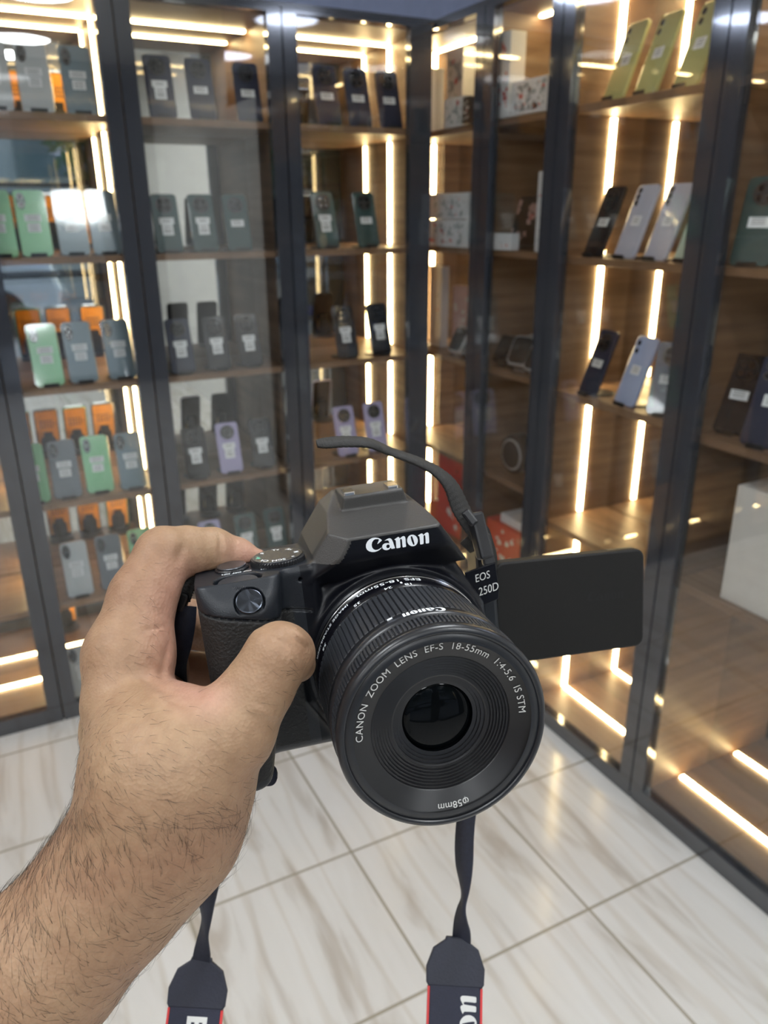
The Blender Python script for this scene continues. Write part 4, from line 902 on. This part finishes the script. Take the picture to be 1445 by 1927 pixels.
def skin():
    m = bpy.data.materials.new('skin'); m.use_nodes = True; n = m.node_tree.nodes; l = m.node_tree.links; b = n['Principled BSDF']
    tc = n.new('ShaderNodeTexCoord')
    t = n.new('ShaderNodeTexNoise'); t.inputs['Scale'].default_value = 22; t.inputs['Detail'].default_value = 5; l.new(tc.outputs['Object'], t.inputs['Vector'])
    cr = n.new('ShaderNodeValToRGB'); e = cr.color_ramp.elements; e[0].position = .35; e[0].color = (.285, .165, .10, 1); e[1].position = .65; e[1].color = (.345, .225, .135, 1)
    l.new(t.outputs['Fac'], cr.inputs[0])
    t3 = n.new('ShaderNodeTexNoise'); t3.inputs['Scale'].default_value = 260; t3.inputs['Detail'].default_value = 3; l.new(tc.outputs['Object'], t3.inputs['Vector'])
    c3 = n.new('ShaderNodeValToRGB'); c3.color_ramp.elements[0].position = .3; c3.color_ramp.elements[0].color = (.88, .84, .82, 1); c3.color_ramp.elements[1].position = .7; c3.color_ramp.elements[1].color = (1.04, 1.03, 1.02, 1); l.new(t3.outputs['Fac'], c3.inputs[0])
    # paler, pinker skin on the inside of the hand (per-vertex mask of the palm side)
    at = n.new('ShaderNodeAttribute'); at.attribute_name = 'palm'
    mp = n.new('ShaderNodeMixRGB'); l.new(at.outputs['Fac'], mp.inputs[0]); l.new(cr.outputs[0], mp.inputs[1]); mp.inputs[2].default_value = (.46, .255, .19, 1)
    mx = n.new('ShaderNodeMixRGB'); mx.blend_type = 'MULTIPLY'; mx.inputs[0].default_value = 1; l.new(mp.outputs[0], mx.inputs[1]); l.new(c3.outputs[0], mx.inputs[2]); l.new(mx.outputs[0], b.inputs['Base Color'])
    b.inputs['Roughness'].default_value = .52; b.inputs['Specular IOR Level'].default_value = .35
    b.inputs['Subsurface Weight'].default_value = .12; b.inputs['Subsurface Radius'].default_value = (1, .35, .2); b.inputs['Subsurface Scale'].default_value = .003
    v = n.new('ShaderNodeTexVoronoi'); v.inputs['Scale'].default_value = 900; l.new(tc.outputs['Object'], v.inputs['Vector'])
    t4 = n.new('ShaderNodeTexNoise'); t4.inputs['Scale'].default_value = 90; t4.inputs['Detail'].default_value = 6; l.new(tc.outputs['Object'], t4.inputs['Vector'])
    ad = n.new('ShaderNodeMath'); ad.operation = 'MULTIPLY_ADD'; ad.inputs[1].default_value = .35; l.new(v.outputs['Distance'], ad.inputs[0]); l.new(t4.outputs['Fac'], ad.inputs[2])
    bp = n.new('ShaderNodeBump'); bp.inputs['Strength'].default_value = .55; bp.inputs['Distance'].default_value = .0007; l.new(ad.outputs[0], bp.inputs['Height']); l.new(bp.outputs[0], b.inputs['Normal'])
    return m
me = np_mesh(HV, HQ)
body = link('person', me, skin()); body.matrix_world = VM
tag(body, 'bare left forearm and hand reaching in from the left, gripping the black camera', 'person')
# palm-side mask: points near the hollow of the hand
hx = HV[:, 0]/-HV[:, 2]*VF+722.5; hy = -HV[:, 1]/-HV[:, 2]*VF+963.5
cx_ = np.stack([hx, hy], 1); seg = np.array([(345, 1085), (318, 1130), (316, 1200), (322, 1262), (352, 1300), (395, 1310)], float); dm = np.full(len(HV), 1e9)
for a, b_ in zip(seg[:-1], seg[1:]):
    e = b_-a; t = np.clip(((cx_-a)@e)/(e@e), 0, 1); dm = np.minimum(dm, np.hypot(*(cx_-a-t[:, None]*e).T))
pm_ = np.clip(1-dm/70, 0, 1)**1.3
tip = np.clip(1-np.hypot(hx-470, hy-1050)/75, 0, 1); pm_ = np.maximum(pm_*.8, tip)
att = me.attributes.new('palm', 'FLOAT', 'POINT'); att.data.foreach_set('value', pm_.astype(np.float32))
# hairs on the forearm and the back of the hand
N = np.zeros_like(HV); e1 = HV[HQ[:, 1]]-HV[HQ[:, 0]]; e2 = HV[HQ[:, 2]]-HV[HQ[:, 0]]; fn_ = np.cross(e1, e2)
for k in range(4): np.add.at(N, HQ[:, k], fn_)
N /= np.linalg.norm(N, axis=1)[:, None]+1e-12
view = -HV/np.linalg.norm(HV, axis=1)[:, None]; fac = (N*view).sum(1)
u = hx+0*hy
dens = np.clip((hy-1290)/260, 0, 1)*np.clip((u < 520), 0, 1)
dens = dens*np.where((hy > 1250) & (hx > 330) & (hy < 1500), .35, 1)
dens = np.where((hx > 500) & (hx < 560) & (hy > 1235) & (hy < 1320), .35, dens)
dens = dens*np.clip(1.25-((hx-60)*.775+(hy-1500)*.632-100)/330, .12, 1)
dens = np.where((hy > 1040) & (hy <= 1290) & (hx < 300), .10, dens)
ok = np.where((fac > -.25) & (rng.random(len(HV)) < dens*.15) & (hy < 2000) & (hx > -60))[0]
V = []; F = []
for i in ok:
    p = HV[i]; n_ = N[i]; y_ = hy[i]
    d0 = np.array([.80, .25, 0]) if y_ < 1560 else np.array([.62, .62, 0])
    if y_ > 1560 and (y_-1560)+(hx[i]-150) < 260: d0 = np.array([.2, .9, 0])
    d0 = d0*np.array([1, -1, 1])*(-1 if (y_ > 1500) else 1)
    if y_ < 1560: d0 = np.array([.75, -.35, .0])
    d0 = d0+rng.normal(size=3)*.22; d0 -= n_*(d0@n_); d0 /= np.linalg.norm(d0)+1e-9
    L = rng.uniform(.0035, .0085)*(.75 if y_ < 1500 else 1.15); side = np.cross(n_, d0); cv = rng.normal()*.22; w = .000048; lift = rng.uniform(.12, .42)
    base = len(V)
    for s in range(5):
        t = s/4; c = p+d0*L*t+side*cv*L*t*t+n_*(L*lift*t*(1.15-t*.75)+.00003); ww = w*(1.05-t)
        V += [c+side*ww, c-side*ww*.5+n_*ww*.87, c-side*ww*.5-n_*ww*.87]
    for s in range(4):
        for k in range(3): a = base+s*3+k; b_ = base+s*3+(k+1) % 3; F.append((a, b_, b_+3, a+3))
hair = link('arm_hair', np_mesh(np.array(V), np.array(F)), mat('dark_hair', (.035, .022, .016), .5, noise=.2), body); hair['kind'] = 'stuff'
